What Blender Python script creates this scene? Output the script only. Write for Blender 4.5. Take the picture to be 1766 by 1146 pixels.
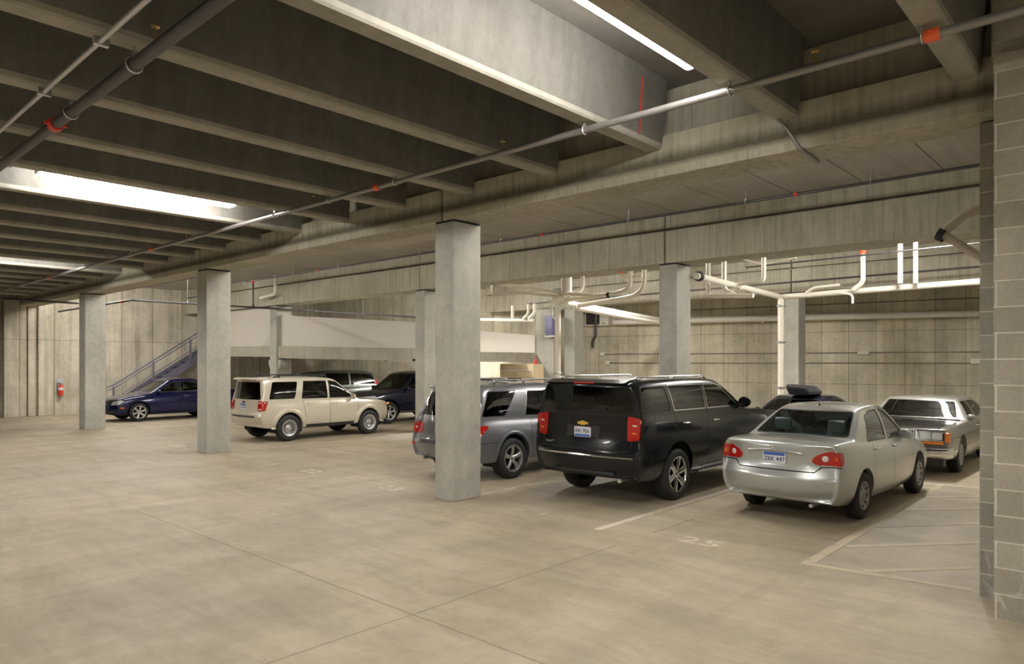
import bpy, bmesh, math, random
from math import sin, cos, pi, radians, atan2, sqrt
from mathutils import Vector, Matrix
from mathutils.bvhtree import BVHTree
random.seed(7)
for o in list(bpy.data.objects): bpy.data.objects.remove(o)
scn = bpy.context.scene
COL = scn.collection

# ---------------------------------------------------------------- camera
cam_d = bpy.data.cameras.new('camera'); cam = bpy.data.objects.new('camera', cam_d); COL.objects.link(cam)
cam.location = (0, 0, 2.05)
cam.rotation_euler = (pi/2, 0, radians(42.42))
cam_d.sensor_width = 36; cam_d.lens = 24.80; cam_d.shift_y = 0.02945
cam_d.clip_start = 0.05; cam_d.clip_end = 200
scn.camera = cam
# ---------------------------------------------------------------- world + exposure
w = bpy.data.worlds.new('world'); scn.world = w; w.use_nodes = True
w.node_tree.nodes['Background'].inputs[0].default_value = (0.62, 0.6, 0.58, 1)
w.node_tree.nodes['Background'].inputs[1].default_value = 0.0
scn.view_settings.view_transform = 'Standard'; scn.view_settings.look = 'None'
scn.view_settings.gamma = 1; scn.view_settings.use_curve_mapping = False
scn.view_settings.exposure = -0.06
POWER = dict(front=100.0, near=108.0, far=185.0, right=150.0, mid=80.0, stairs=170.0, back=245.0, ramp=110.0)   # tube emission by bay

# ---------------------------------------------------------------- small node helpers
def new_mat(name):
    m = bpy.data.materials.new(name); m.use_nodes = True
    nt = m.node_tree; nt.nodes.clear()
    out = nt.nodes.new('ShaderNodeOutputMaterial'); b = nt.nodes.new('ShaderNodeBsdfPrincipled')
    nt.links.new(b.outputs[0], out.inputs[0])
    return m, nt, b
def plain(name, col, rough=0.5, metal=0.0, emit=None, es=0.0, coat=0.0, spec=0.5):
    m, nt, b = new_mat(name)
    b.inputs['Base Color'].default_value = (*col, 1); b.inputs['Roughness'].default_value = rough
    b.inputs['Metallic'].default_value = metal; b.inputs['Coat Weight'].default_value = coat
    b.inputs['Coat Roughness'].default_value = 0.05
    b.inputs['Specular IOR Level'].default_value = spec
    if emit: b.inputs['Emission Color'].default_value = (*emit, 1); b.inputs['Emission Strength'].default_value = es
    return m
def N(nt, t, **kw):
    n = nt.nodes.new(t)
    for k, v in kw.items(): setattr(n, k, v)
    return n
def ramp(nt, fac, stops):
    r = nt.nodes.new('ShaderNodeValToRGB'); e = r.color_ramp.elements
    while len(e) < len(stops): e.new(0.5)
    for el, (p, c) in zip(e, stops):
        el.position = p; el.color = (*c, 1) if len(c) == 3 else c
    nt.links.new(fac, r.inputs[0]); return r.outputs[0]
def pos_vec(nt, scale=(1, 1, 1), rotz=0):
    g = nt.nodes.new('ShaderNodeNewGeometry'); mp = nt.nodes.new('ShaderNodeMapping')
    mp.inputs['Scale'].default_value = scale; mp.inputs['Rotation'].default_value = (0, 0, rotz)
    nt.links.new(g.outputs['Position'], mp.inputs['Vector']); return mp.outputs[0]
def noise(nt, vec, scale, detail=4, rough=0.55, dist=0.0):
    n = nt.nodes.new('ShaderNodeTexNoise'); n.inputs['Scale'].default_value = scale
    n.inputs['Detail'].default_value = detail; n.inputs['Roughness'].default_value = rough
    n.inputs['Distortion'].default_value = dist
    nt.links.new(vec, n.inputs['Vector']); return n.outputs['Fac']
def mix(nt, a, b, fac, mode='MIX'):
    m = nt.nodes.new('ShaderNodeMix'); m.data_type = 'RGBA'; m.blend_type = mode
    for s, v in ((m.inputs[0], fac), (m.inputs[6], a), (m.inputs[7], b)):
        if isinstance(v, (int, float)): s.default_value = v
        elif isinstance(v, tuple): s.default_value = (*v, 1)
        else: nt.links.new(v, s)
    return m.outputs[2]
def math_(nt, op, a, b=None, c=None, clamp=False):
    m = nt.nodes.new('ShaderNodeMath'); m.operation = op; m.use_clamp = clamp
    for s, v in zip(m.inputs, (a, b, c)):
        if v is None: continue
        if isinstance(v, (int, float)): s.default_value = v
        else: nt.links.new(v, s)
    return m.outputs[0]
def sep(nt, vec):
    s = nt.nodes.new('ShaderNodeSeparateXYZ'); nt.links.new(vec, s.inputs[0]); return s.outputs
def bump(nt, b, h, strength=0.3, dist=0.02):
    n = nt.nodes.new('ShaderNodeBump'); n.inputs['Strength'].default_value = strength
    n.inputs['Distance'].default_value = dist
    nt.links.new(h, n.inputs['Height']); nt.links.new(n.outputs[0], b.inputs['Normal'])

def concrete(name, col, var=0.25, streak=0.0, blotch=0.7, rough=0.85, pits=0.15):
    """cast concrete: cloudy tone, small pits and (streak) runs of dirt down the face"""
    m, nt, b = new_mat(name)
    p = pos_vec(nt)
    n1 = noise(nt, p, blotch, 6, 0.6, 0.4); n2 = noise(nt, p, 9, 6, 0.7)
    lo = tuple(c*(1-var) for c in col); hi = tuple(min(1, c*(1+var*0.7)) for c in col)
    c = ramp(nt, n1, [(0.3, lo), (0.7, hi)])
    c = mix(nt, c, ramp(nt, n2, [(0.3, (0.8, 0.8, 0.8)), (0.7, (1.1, 1.1, 1.1))]), 0.7, 'MULTIPLY')
    if streak:
        s = noise(nt, pos_vec(nt, (3.2, 3.2, 0.16)), 1.6, 5, 0.65)
        c = mix(nt, c, ramp(nt, s, [(0.35, (0.5, 0.48, 0.44)), (0.55, (1, 1, 1)), (0.75, (1.15, 1.15, 1.15))]), streak, 'MULTIPLY')
    nt.links.new(c, b.inputs['Base Color']); b.inputs['Roughness'].default_value = rough
    b.inputs['Specular IOR Level'].default_value = 0.3
    bump(nt, b, n2, pits, 0.01)
    return m

# ---------------------------------------------------------------- materials of the building
CONC = (0.40, 0.365, 0.29)
M = {}
M['col'] = concrete('column_concrete', (0.45, 0.44, 0.385), 0.15, 0.15, 1.2)
M['soffit'] = concrete('joist_edge_painted_light', (0.36, 0.345, 0.295), 0.14, 0.1, 0.9)  # joist soffits: lamplight painted in, paler than the same concrete's side faces
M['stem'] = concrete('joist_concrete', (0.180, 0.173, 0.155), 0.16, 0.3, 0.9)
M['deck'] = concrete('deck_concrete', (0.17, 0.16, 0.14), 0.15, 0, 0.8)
M['ledge'] = concrete('ledge_concrete', (0.42, 0.40, 0.33), 0.16, 0.25, 0.9)
M['bwall'] = plain('painted_board', (0.60, 0.565, 0.505), 0.6)

def floor_mat():
    m, nt, b = new_mat('floor_concrete')
    p = pos_vec(nt); ps = pos_vec(nt, (0.35, 1.6, 1), 0.25); ps2 = pos_vec(nt, (1.4, 0.3, 1), -0.3)
    n1 = noise(nt, p, 0.45, 5, 0.6, 0.6); n2 = noise(nt, ps, 1.2, 6, 0.65, 0.8); n3 = noise(nt, p, 14, 5, 0.7)
    n4 = noise(nt, ps2, 1.1, 5, 0.6, 0.6)
    c = ramp(nt, n1, [(0.3, (0.345, 0.296, 0.218)), (0.72, (0.445, 0.389, 0.292))])
    c = mix(nt, c, ramp(nt, n2, [(0.32, (0.80, 0.79, 0.76)), (0.6, (1.07, 1.06, 1.04))]), 0.8, 'MULTIPLY')
    c = mix(nt, c, ramp(nt, n4, [(0.36, (0.84, 0.83, 0.82)), (0.62, (1.07, 1.07, 1.07))]), 0.7, 'MULTIPLY')
    c = mix(nt, c, ramp(nt, n3, [(0.3, (0.93, 0.93, 0.93)), (0.7, (1.05, 1.05, 1.05))]), 0.6, 'MULTIPLY')
    n5 = noise(nt, pos_vec(nt, (1, 1.6, 1), 0.5), 3.2, 6, 0.7, 0.8)
    c = mix(nt, c, ramp(nt, n5, [(0.32, (0.88, 0.87, 0.86)), (0.55, (1.0, 1.0, 1.0)), (0.7, (1.07, 1.065, 1.05))]), 0.85, 'MULTIPLY')
    # sawn control joints
    x, y, z = sep(nt, p)
    wob = math_(nt, 'MULTIPLY', math_(nt, 'SUBTRACT', noise(nt, p, 1.5, 3), 0.5), 0.03)
    def joint(coord, at, half, lo, hi, other):
        d = math_(nt, 'ABSOLUTE', math_(nt, 'SUBTRACT', math_(nt, 'ADD', coord, wob), at))
        a = math_(nt, 'LESS_THAN', d, half)
        a = math_(nt, 'MULTIPLY', a, math_(nt, 'GREATER_THAN', other, lo))
        return math_(nt, 'MULTIPLY', a, math_(nt, 'LESS_THAN', other, hi))
    j = joint(y, 3.68, 0.008, -10.4, 2.0, x)
    j = math_(nt, 'MAXIMUM', j, joint(x, -4.46, 0.008, -9, 6.6, y))
    j = math_(nt, 'MAXIMUM', j, joint(x, -4.46, 0.010, 7.4, 8.4, y))
    c = mix(nt, c, mix(nt, c, (0.45, 0.43, 0.4), 1.0, 'MULTIPLY'), math_(nt, 'MULTIPLY', j, 0.75))
    nt.links.new(c, b.inputs['Base Color'])
    nt.links.new(ramp(nt, n1, [(0.3, (0.5,)*3), (0.7, (0.68,)*3)]), b.inputs['Roughness'])
    b.inputs['Specular IOR Level'].default_value = 0.35
    bump(nt, b, n3, 0.08, 0.01)
    return m
M['floor'] = floor_mat()

def beam_mat(name, z0, stain):
    """beam face: long runs of dirt, and (stain) a wet dark band along the foot of the face"""
    m, nt, b = new_mat(name)
    p = pos_vec(nt); x, y, z = sep(nt, p)
    n1 = noise(nt, p, 0.9, 6, 0.6, 0.3); n2 = noise(nt, p, 9, 6, 0.7)
    c = ramp(nt, n1, [(0.3, (0.37, 0.35, 0.275)), (0.7, (0.50, 0.475, 0.385))])
    c = mix(nt, c, ramp(nt, n2, [(0.3, (0.85,)*3), (0.7, (1.08,)*3)]), 0.7, 'MULTIPLY')
    s = noise(nt, pos_vec(nt, (7, 7, 0.35)), 1.4, 5, 0.7)
    c = mix(nt, c, ramp(nt, s, [(0.33, (0.5, 0.48, 0.42)), (0.52, (1,)*3), (0.72, (1.15,)*3)]), 0.55, 'MULTIPLY')
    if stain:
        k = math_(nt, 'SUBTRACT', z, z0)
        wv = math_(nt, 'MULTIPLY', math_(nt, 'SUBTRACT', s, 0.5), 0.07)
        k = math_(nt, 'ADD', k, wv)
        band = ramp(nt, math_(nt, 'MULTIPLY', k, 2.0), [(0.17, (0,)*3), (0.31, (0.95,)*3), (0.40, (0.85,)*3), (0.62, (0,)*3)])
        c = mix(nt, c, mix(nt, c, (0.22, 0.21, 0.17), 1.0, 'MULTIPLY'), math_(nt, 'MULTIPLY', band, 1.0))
    nt.links.new(c, b.inputs['Base Color']); b.inputs['Roughness'].default_value = 0.85
    b.inputs['Specular IOR Level'].default_value = 0.3
    bump(nt, b, n2, 0.15, 0.01)
    return m
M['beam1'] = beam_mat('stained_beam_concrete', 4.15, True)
M['beam2'] = beam_mat('beam_concrete', 4.15, False)

def formwall(name, ax, ay, step, jz, tint, off=0.0, streak=0.5, light=1.0):
    """board formed wall: vertical form joints every step metres along (ax,ay), horizontal joints, tie holes, runs"""
    m, nt, b = new_mat(name)
    p = pos_vec(nt); x, y, z = sep(nt, p)
    s = math_(nt, 'ADD', math_(nt, 'MULTIPLY', x, ax), math_(nt, 'MULTIPLY', y, ay))
    s = math_(nt, 'ADD', s, off)
    n1 = noise(nt, p, 0.8, 6, 0.6, 0.4); n2 = noise(nt, p, 7, 6, 0.7)
    c = ramp(nt, n1, [(0.28, tuple(v*0.72*light for v in tint)), (0.72, tuple(min(1, v*1.15*light) for v in tint))])
    c = mix(nt, c, ramp(nt, n2, [(0.3, (0.84,)*3), (0.7, (1.1,)*3)]), 0.7, 'MULTIPLY')
    pan = nt.nodes.new('ShaderNodeTexWhiteNoise'); pan.noise_dimensions = '1D'
    nt.links.new(math_(nt, 'FLOOR', math_(nt, 'DIVIDE', s, step)), pan.inputs['W'])
    c = mix(nt, c, ramp(nt, pan.outputs['Value'], [(0, (0.82, 0.81, 0.80)), (1, (1.1, 1.09, 1.04))]), 0.8, 'MULTIPLY')
    st = noise(nt, pos_vec(nt, (2.6, 2.6, 0.12)), 1.7, 6, 0.7)
    c = mix(nt, c, ramp(nt, st, [(0.36, (0.45, 0.42, 0.36)), (0.54, (1,)*3), (0.74, (1.2, 1.2, 1.22))]), streak, 'MULTIPLY')
    fr = math_(nt, 'FRACT', math_(nt, 'DIVIDE', s, step))
    j = math_(nt, 'LESS_THAN', fr, 0.022)
    for zz in jz: j = math_(nt, 'MAXIMUM', j, math_(nt, 'MULTIPLY', math_(nt, 'LESS_THAN', math_(nt, 'ABSOLUTE', math_(nt, 'SUBTRACT', z, zz)), 0.011), 0.8))
    fx = math_(nt, 'SUBTRACT', math_(nt, 'FRACT', math_(nt, 'DIVIDE', s, step)), 0.5)
    fz = math_(nt, 'SUBTRACT', math_(nt, 'FRACT', math_(nt, 'DIVIDE', z, 0.62)), 0.5)
    rr = math_(nt, 'ADD', math_(nt, 'POWER', math_(nt, 'MULTIPLY', fx, step), 2.0), math_(nt, 'POWER', math_(nt, 'MULTIPLY', fz, 0.62), 2.0))
    j = math_(nt, 'MAXIMUM', j, math_(nt, 'MULTIPLY', math_(nt, 'LESS_THAN', rr, 0.0005), 0.6))
    c = mix(nt, c, mix(nt, c, (0.36, 0.33, 0.28), 1.0, 'MULTIPLY'), math_(nt, 'MULTIPLY', j, 0.8))
    nt.links.new(c, b.inputs['Base Color']); b.inputs['Roughness'].default_value = 0.9
    b.inputs['Specular IOR Level'].default_value = 0.25
    bump(nt, b, math_(nt, 'SUBTRACT', n2, j), 0.2, 0.015)
    return m
M['wall_end'] = formwall('streaked_end_wall', 0, 1, 1.22, [2.9], (0.54, 0.50, 0.415), 0.3, 0.5)
M['wall_back'] = formwall('formed_back_wall', 0.98, 0.196, 0.81, [1.33, 3.05], (0.60, 0.565, 0.45), 3.32, 0.34, 1.1)

def block_mat():
    m, nt, b = new_mat('concrete_block')
    p = pos_vec(nt); x, y, z = sep(nt, p)
    cb = nt.nodes.new('ShaderNodeCombineXYZ')
    nt.links.new(math_(nt, 'ADD', x, 0.96+0.2), cb.inputs[0]); nt.links.new(z, cb.inputs[1])
    br = nt.nodes.new('ShaderNodeTexBrick'); nt.links.new(cb.outputs[0], br.inputs['Vector'])
    for k, v in (('Scale', 1.0), ('Mortar Size', 0.006), ('Mortar Smooth', 0.3), ('Bias', 0.0), ('Brick Width', 0.43), ('Row Height', 0.2075)):
        br.inputs[k].default_value = v
    br.inputs['Color1'].default_value = (0.33, 0.31, 0.255, 1); br.inputs['Color2'].default_value = (0.44, 0.415, 0.345, 1)
    br.inputs['Mortar'].default_value = (0.66, 0.62, 0.54, 1)
    n1 = noise(nt, p, 2.2, 5, 0.6, 0.3); n2 = noise(nt, p, 45, 3, 0.7)
    c = mix(nt, br.outputs['Color'], ramp(nt, n1, [(0.3, (0.82,)*3), (0.7, (1.12,)*3)]), 0.8, 'MULTIPLY')
    c = mix(nt, c, ramp(nt, n2, [(0.3, (0.86,)*3), (0.7, (1.08,)*3)]), 0.7, 'MULTIPLY')
    chalk = math_(nt, 'MULTIPLY', ramp(nt, noise(nt, p, 5, 4, 0.6, 1.0), [(0.55, (0,)*3), (0.63, (1,)*3)]),
                  ramp(nt, z, [(0.3, (1,)*3), (0.5, (0,)*3)]))
    c = mix(nt, c, (0.62, 0.59, 0.55), math_(nt, 'MULTIPLY', chalk, 0.5))
    nt.links.new(c, b.inputs['Base Color']); b.inputs['Roughness'].default_value = 0.92
    b.inputs['Specular IOR Level'].default_value = 0.2
    bump(nt, b, math_(nt, 'ADD', math_(nt, 'MULTIPLY', n2, 0.3), math_(nt, 'MULTIPLY', br.outputs['Fac'], -1.0)), 0.5, 0.01)
    return m
M['block'] = block_mat()

def plank_mat():
    m, nt, b = new_mat('plank_ceiling')
    p = pos_vec(nt); x, y, z = sep(nt, p)
    n1 = noise(nt, p, 0.7, 5, 0.6); n2 = noise(nt, pos_vec(nt, (6, 0.5, 1)), 1.3, 5, 0.6)
    c = ramp(nt, n1, [(0.3, (0.38, 0.355, 0.31)), (0.7, (0.47, 0.44, 0.39))])
    c = mix(nt, c, ramp(nt, n2, [(0.35, (0.8,)*3), (0.65, (1.1,)*3)]), 0.6, 'MULTIPLY')
    fr = math_(nt, 'FRACT', math_(nt, 'DIVIDE', math_(nt, 'ADD', x, 40.4), 1.22))
    j = math_(nt, 'LESS_THAN', fr, 0.02)
    c = mix(nt, c, mix(nt, c, (0.4, 0.38, 0.36), 1.0, 'MULTIPLY'), j)
    nt.links.new(c, b.inputs['Base Color']); b.inputs['Roughness'].default_value = 0.85
    bump(nt, b, n2, 0.1, 0.01)
    return m
M['plank'] = plank_mat()
M['shim'] = plain('dark_bearing_pad', (0.02, 0.02, 0.02), 0.8)
M['white_pvc'] = plain('white_plastic_pipe', (0.80, 0.76, 0.66), 0.4)
M['offwhite'] = plain('off_white_paint', (0.72, 0.69, 0.62), 0.5)
M['galv'] = plain('galvanised_steel', (0.55, 0.55, 0.56), 0.35, 0.8)
M['iron'] = plain('dark_iron_pipe', (0.075, 0.07, 0.07), 0.45, 0.3)
M['pipe'] = plain('grey_steel_pipe', (0.26, 0.25, 0.24), 0.38, 0.5)
M['red'] = plain('red_paint', (0.62, 0.05, 0.03), 0.4)
M['orange'] = plain('orange_red_paint', (0.80, 0.13, 0.04), 0.4)
M['brass'] = plain('brass', (0.65, 0.45, 0.18), 0.3, 0.9)
M['black'] = plain('black_rubber', (0.012, 0.012, 0.013), 0.6)
M['purple'] = plain('grey_purple_steel', (0.13, 0.125, 0.17), 0.5, 0.2)
M['paint'] = plain('worn_line_paint', (0.62, 0.55, 0.43), 0.8)
for k_, v_ in POWER.items(): M['tube_'+k_] = plain('fluorescent_tube_'+k_, (1, 1, 1), 0.3, emit=(1.0, 0.955, 0.90), es=v_)
M['wood'] = plain('pale_plywood', (0.74, 0.60, 0.38), 0.6)
M['steelbox'] = plain('blue_grey_enamel', (0.17, 0.17, 0.30), 0.45)

# ---------------------------------------------------------------- object helpers
def mesh_obj(name, bm, mats, parent=None, smooth=False, kind=None, autos=None):
    me = bpy.data.meshes.new(name); bm.normal_update(); bm.to_mesh(me); bm.free()
    for m in (mats if isinstance(mats, (list, tuple)) else [mats]): me.materials.append(m)
    if smooth:
        me.polygons.foreach_set('use_smooth', [True]*len(me.polygons))
        if autos: me.set_sharp_from_angle(angle=radians(autos))
    o = bpy.data.objects.new(name, me); COL.objects.link(o)
    if parent is not None: o.parent = parent
    if kind: o['kind'] = kind
    return o
def tag(o, label, cat, group=None):
    o['label'] = label; o['category'] = cat
    if group: o['group'] = group
    return o
def empty(name, loc, label, cat, group=None, rz=0.0):
    o = bpy.data.objects.new(name, None); COL.objects.link(o); o.location = loc; o.rotation_euler = (0, 0, rz)
    o.empty_display_size = 0.2
    return tag(o, label, cat, group)
def box(bm, a, b, bev=0.0):
    """axis box from corner a to corner b"""
    c = [(a[i]+b[i])/2 for i in range(3)]; s = [abs(b[i]-a[i]) for i in range(3)]
    r = bmesh.ops.create_cube(bm, size=1, matrix=Matrix.Translation(c) @ Matrix.Diagonal((*s, 1)))
    if bev:
        es = list({e for v in r['verts'] for e in v.link_edges})
        bmesh.ops.bevel(bm, geom=es, offset=bev, segments=2, profile=0.5, affect='EDGES')
def tube(bm, pts, r, seg=12, cap=True):
    """round tube along a polyline (parallel transported rings)"""
    P = [Vector(p) for p in pts]; rings = []
    t0 = (P[1]-P[0]).normalized(); up = Vector((0, 0, 1)) if abs(t0.z) < 0.9 else Vector((1, 0, 0))
    nrm = t0.cross(up).normalized()
    for i, p in enumerate(P):
        if i == 0: t = (P[1]-P[0]).normalized()
        elif i == len(P)-1: t = (P[-1]-P[-2]).normalized()
        else: t = ((P[i]-P[i-1]).normalized()+(P[i+1]-P[i]).normalized()).normalized()
        nrm = (nrm - t*nrm.dot(t)).normalized(); bn = t.cross(nrm)
        rr = r[i] if isinstance(r, (list, tuple)) else r
        rings.append([bm.verts.new(p + (nrm*cos(2*pi*k/seg)+bn*sin(2*pi*k/seg))*rr) for k in range(seg)])
    for a, b in zip(rings, rings[1:]):
        for k in range(seg): bm.faces.new((a[k], a[(k+1) % seg], b[(k+1) % seg], b[k]))
    if cap:
        bm.faces.new(list(reversed(rings[0]))); bm.faces.new(rings[-1])
def bend(pts, rad=0.08, n=5):
    """round the corners of a polyline"""
    P = [Vector(p) for p in pts]; out = [P[0]]
    for i in range(1, len(P)-1):
        a, b, c = P[i-1], P[i], P[i+1]
        d1 = min(rad, (a-b).length*0.45); d2 = min(rad, (c-b).length*0.45)
        s = b+(a-b).normalized()*d1; e = b+(c-b).normalized()*d2
        for k in range(n+1):
            t = k/n; out.append(s.lerp(b, t).lerp(b.lerp(e, t), t))
    out.append(P[-1]); return out
def lathe(bm, prof, seg=24, mat=Matrix(), close=False):
    """revolve (r, h) profile about local Z, placed by mat"""
    rings = []
    for r, h in prof:
        if r < 1e-5: rings.append([bm.verts.new(mat @ Vector((0, 0, h)))])
        else: rings.append([bm.verts.new(mat @ Vector((r*cos(2*pi*k/seg), r*sin(2*pi*k/seg), h))) for k in range(seg)])
    for a, b in zip(rings, rings[1:]):
        for k in range(seg):
            k2 = (k+1) % seg
            if len(a) == 1 and len(b) == 1: continue
            if len(a) == 1: bm.faces.new((a[0], b[k2], b[k]))
            elif len(b) == 1: bm.faces.new((a[k], a[k2], b[0]))
            else: bm.faces.new((a[k], a[k2], b[k2], b[k]))
def prism(bm, outline, y0, y1, frame=None):
    """extrude a closed 2D outline between two distances; frame maps (u,v,w) to space"""
    fr = frame or (lambda u, v, w_: Vector((u, w_, v)))
    A = [bm.verts.new(fr(u, v, y0)) for u, v in outline]; B = [bm.verts.new(fr(u, v, y1)) for u, v in outline]
    n = len(A)
    bm.faces.new(A); bm.faces.new(list(reversed(B)))
    for i in range(n): bm.faces.new((A[i], B[i], B[(i+1) % n], A[(i+1) % n]))
    bmesh.ops.recalc_face_normals(bm, faces=bm.faces[:])
def one(name, mat, fn, parent=None, label=None, cat=None, group=None, kind=None, smooth=False, autos=40):
    bm = bmesh.new(); fn(bm); o = mesh_obj(name, bm, mat, parent, smooth, kind, autos)
    if label: tag(o, label, cat, group)
    return o

# ================================================================= THE BUILDING
Z_BEAM, Z_LEDGE, Z_DECK, Z_STEM = 4.15, 4.62, 5.22, 4.46
one('floor', M['floor'], lambda b: box(b, (-32.3, -8.5, -0.3), (6.3, 28, 0)), kind='structure')
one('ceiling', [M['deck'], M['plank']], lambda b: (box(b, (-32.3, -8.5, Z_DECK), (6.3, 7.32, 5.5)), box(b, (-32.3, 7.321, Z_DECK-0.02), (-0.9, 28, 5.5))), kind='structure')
ce = bpy.data.objects['ceiling']
for f in ce.data.polygons:
    if f.center.y > 7.321: f.material_index = 1
one('wall_left', M['wall_end'], lambda b: box(b, (-32.2, -8.5, 0), (-31.7, 21, 5.22)), kind='structure')
def endwall(b):
    for y0, y1, d in ((-8.4, 6.3, 0.3), (6.55, 7.25, 0.42), (7.32, 7.62, 0.30), (7.62, 8.05, 0.45)):
        box(b, (-31.75, y0, 0), (-31.7+d, y1, 4.35), 0.02)
one('trim_2', M['wall_end'], endwall, kind='structure')
def backwall(b):
    def fr(u, v, w_): return Vector((u, 24.5+0.2*(u+7.5)+w_, v))
    prism(b, [(-32.2, 0), (-0.9, 0), (-0.9, 5.22), (-32.2, 5.22)], 0, 0.35, fr)
one('wall_back', M['wall_back'], backwall, kind='structure')
one('wall_right', M['block'], lambda b: box(b, (-1.1, 7.8, 0), (-0.7, 26.5, 5.22)), kind='structure')
one('wall_near', M['wall_end'], lambda b: box(b, (-32.3, -8.8, 0), (6.6, -8.5, 5.22)), kind='structure')
one('wall_side', M['wall_end'], lambda b: box(b, (6.3, -8.5, 0), (6.6, 7.3, 5.22)), kind='structure')
def masonry(b):
    box(b, (-0.96, 6.75, 0), (6.3, 7.03, 4.5))
    box(b, (-1.14, 7.3, 0), (-0.70, 7.8, 4.13))
one('wall_front', M['block'], masonry, kind='structure')
one('trim_1', M['ledge'], lambda b: (box(b, (-0.99, 6.85, 4.5), (6.3, 7.03, 5.22)), box(b, (-0.97, 6.80, 4.62), (6.3, 6.86, 4.8))), kind='structure')

# columns: x centres 8.2 m apart, three rows
def column(x0, y0, w_, d_, label, z1=Z_BEAM-0.03, name='concrete_column'):
    r = empty(name, ((x0+w_/2), y0+d_/2, 0), label, 'column', 'square concrete columns under the beams')
    bm = bmesh.new(); box(bm, (-w_/2, -d_/2, 0), (w_/2, d_/2, z1), 0.012); mesh_obj('shaft', bm, M['col'], r)
    bm = bmesh.new(); box(bm, (-w_/2+0.01, -d_/2+0.01, z1-0.001), (w_/2-0.01, d_/2-0.01, Z_BEAM+0.001)); mesh_obj('bearing_pad', bm, M['shim'], r)
    return r
CA = column(-8.0, 7.04, 0.41, 0.56, 'square concrete column nearest the camera, in front of the grey SUV')
CB = column(-16.17, 7.04, 0.48, 0.56, 'square concrete column standing between the blue sedan and the beige SUV')
CC = column(-24.48, 7.04, 0.56, 0.56, 'square concrete column left of the blue sedan, farthest in the front row')
C2A = column(-7.88, 13.3, 0.42, 0.60, 'concrete column rising behind the black SUV near its windscreen')
C2B = column(-15.98, 13.3, 0.42, 0.60, 'concrete column just left of and behind the nearest front column')
C2C = column(-24.35, 13.3, 0.46, 0.62, 'concrete column with corbels, behind the roof of the beige SUV')
C3A = column(-8.3, 21.3, 0.42, 0.55, 'concrete column behind the white vertical drain pipe, near the back wall')
C3B = column(-16.75, 21.3, 0.5, 0.55, 'concrete column left of the wall air conditioner, near the back wall')

# beams run along X; each bay is one precast piece with a dark joint at the columns
def beam(y0, y1, xs, ledge, mat, labels, grp):
    for (xa, xb), lab in zip(xs, labels):
        r = empty('ledger_beam', ((xa+xb)/2, (y0+y1)/2, Z_BEAM), lab, 'beam', grp)
        cx_ = (xa+xb)/2; cy = (y0+y1)/2
        bm = bmesh.new(); box(bm, (xa-0.018-cx_, y0-cy, 0), (xb+0.018-cx_, y1-cy, ledge-Z_BEAM), 0.012); mesh_obj('lower_ledge', bm, mat, r)
        bm = bmesh.new()
        if y0 < 8: box(bm, (xa-0.018-cx_, y0+0.25-cy, ledge-Z_BEAM-0.01), (xb+0.018-cx_, y1-0.02-cy, Z_DECK-Z_BEAM))
        else:
            box(bm, (xa-0.018-cx_, y0+0.16-cy, ledge-Z_BEAM-0.01), (xb+0.018-cx_, y1-0.02-cy, ledge-Z_BEAM+0.05))
        mesh_obj('upper_web' if y0 < 8 else 'groove', bm, mat, r)
        if y0 > 8:
            bm = bmesh.new(); box(bm, (xa-0.018-cx_, y0+0.02-cy, ledge-Z_BEAM+0.05), (xb+0.018-cx_, y1-0.02-cy, Z_DECK-Z_BEAM-0.021)); mesh_obj('upper_band', bm, mat, r)
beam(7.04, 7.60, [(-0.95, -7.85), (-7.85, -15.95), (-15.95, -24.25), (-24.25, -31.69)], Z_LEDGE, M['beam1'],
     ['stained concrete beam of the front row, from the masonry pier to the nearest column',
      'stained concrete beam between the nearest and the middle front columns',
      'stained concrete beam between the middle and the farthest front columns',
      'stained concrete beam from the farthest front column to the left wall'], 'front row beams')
beam(13.26, 13.86, [(-1.1, -7.72), (-7.72, -15.75), (-15.75, -23.87), (-23.87, -31.7)], 4.84, M['beam2'],
     ['pale concrete beam at upper right, ending behind the masonry pier',
      'pale concrete beam above the black SUV, in the second row',
      'pale concrete beam above the beige SUV, in the second row',
      'pale concrete beam of the second row, meeting the left wall'], 'second row beams')
beam(21.28, 21.85, [(-1.1, -8.1), (-8.1, -16.5), (-16.5, -21.0)], 4.84, M['beam2'],
     ['concrete beam of the third row, behind the white drain pipes at right',
      'concrete beam of the third row, behind the drain pipes left of the middle column',
     'concrete beam of the third row, above the far wall of the ramp'], 'third row beams')

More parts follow.
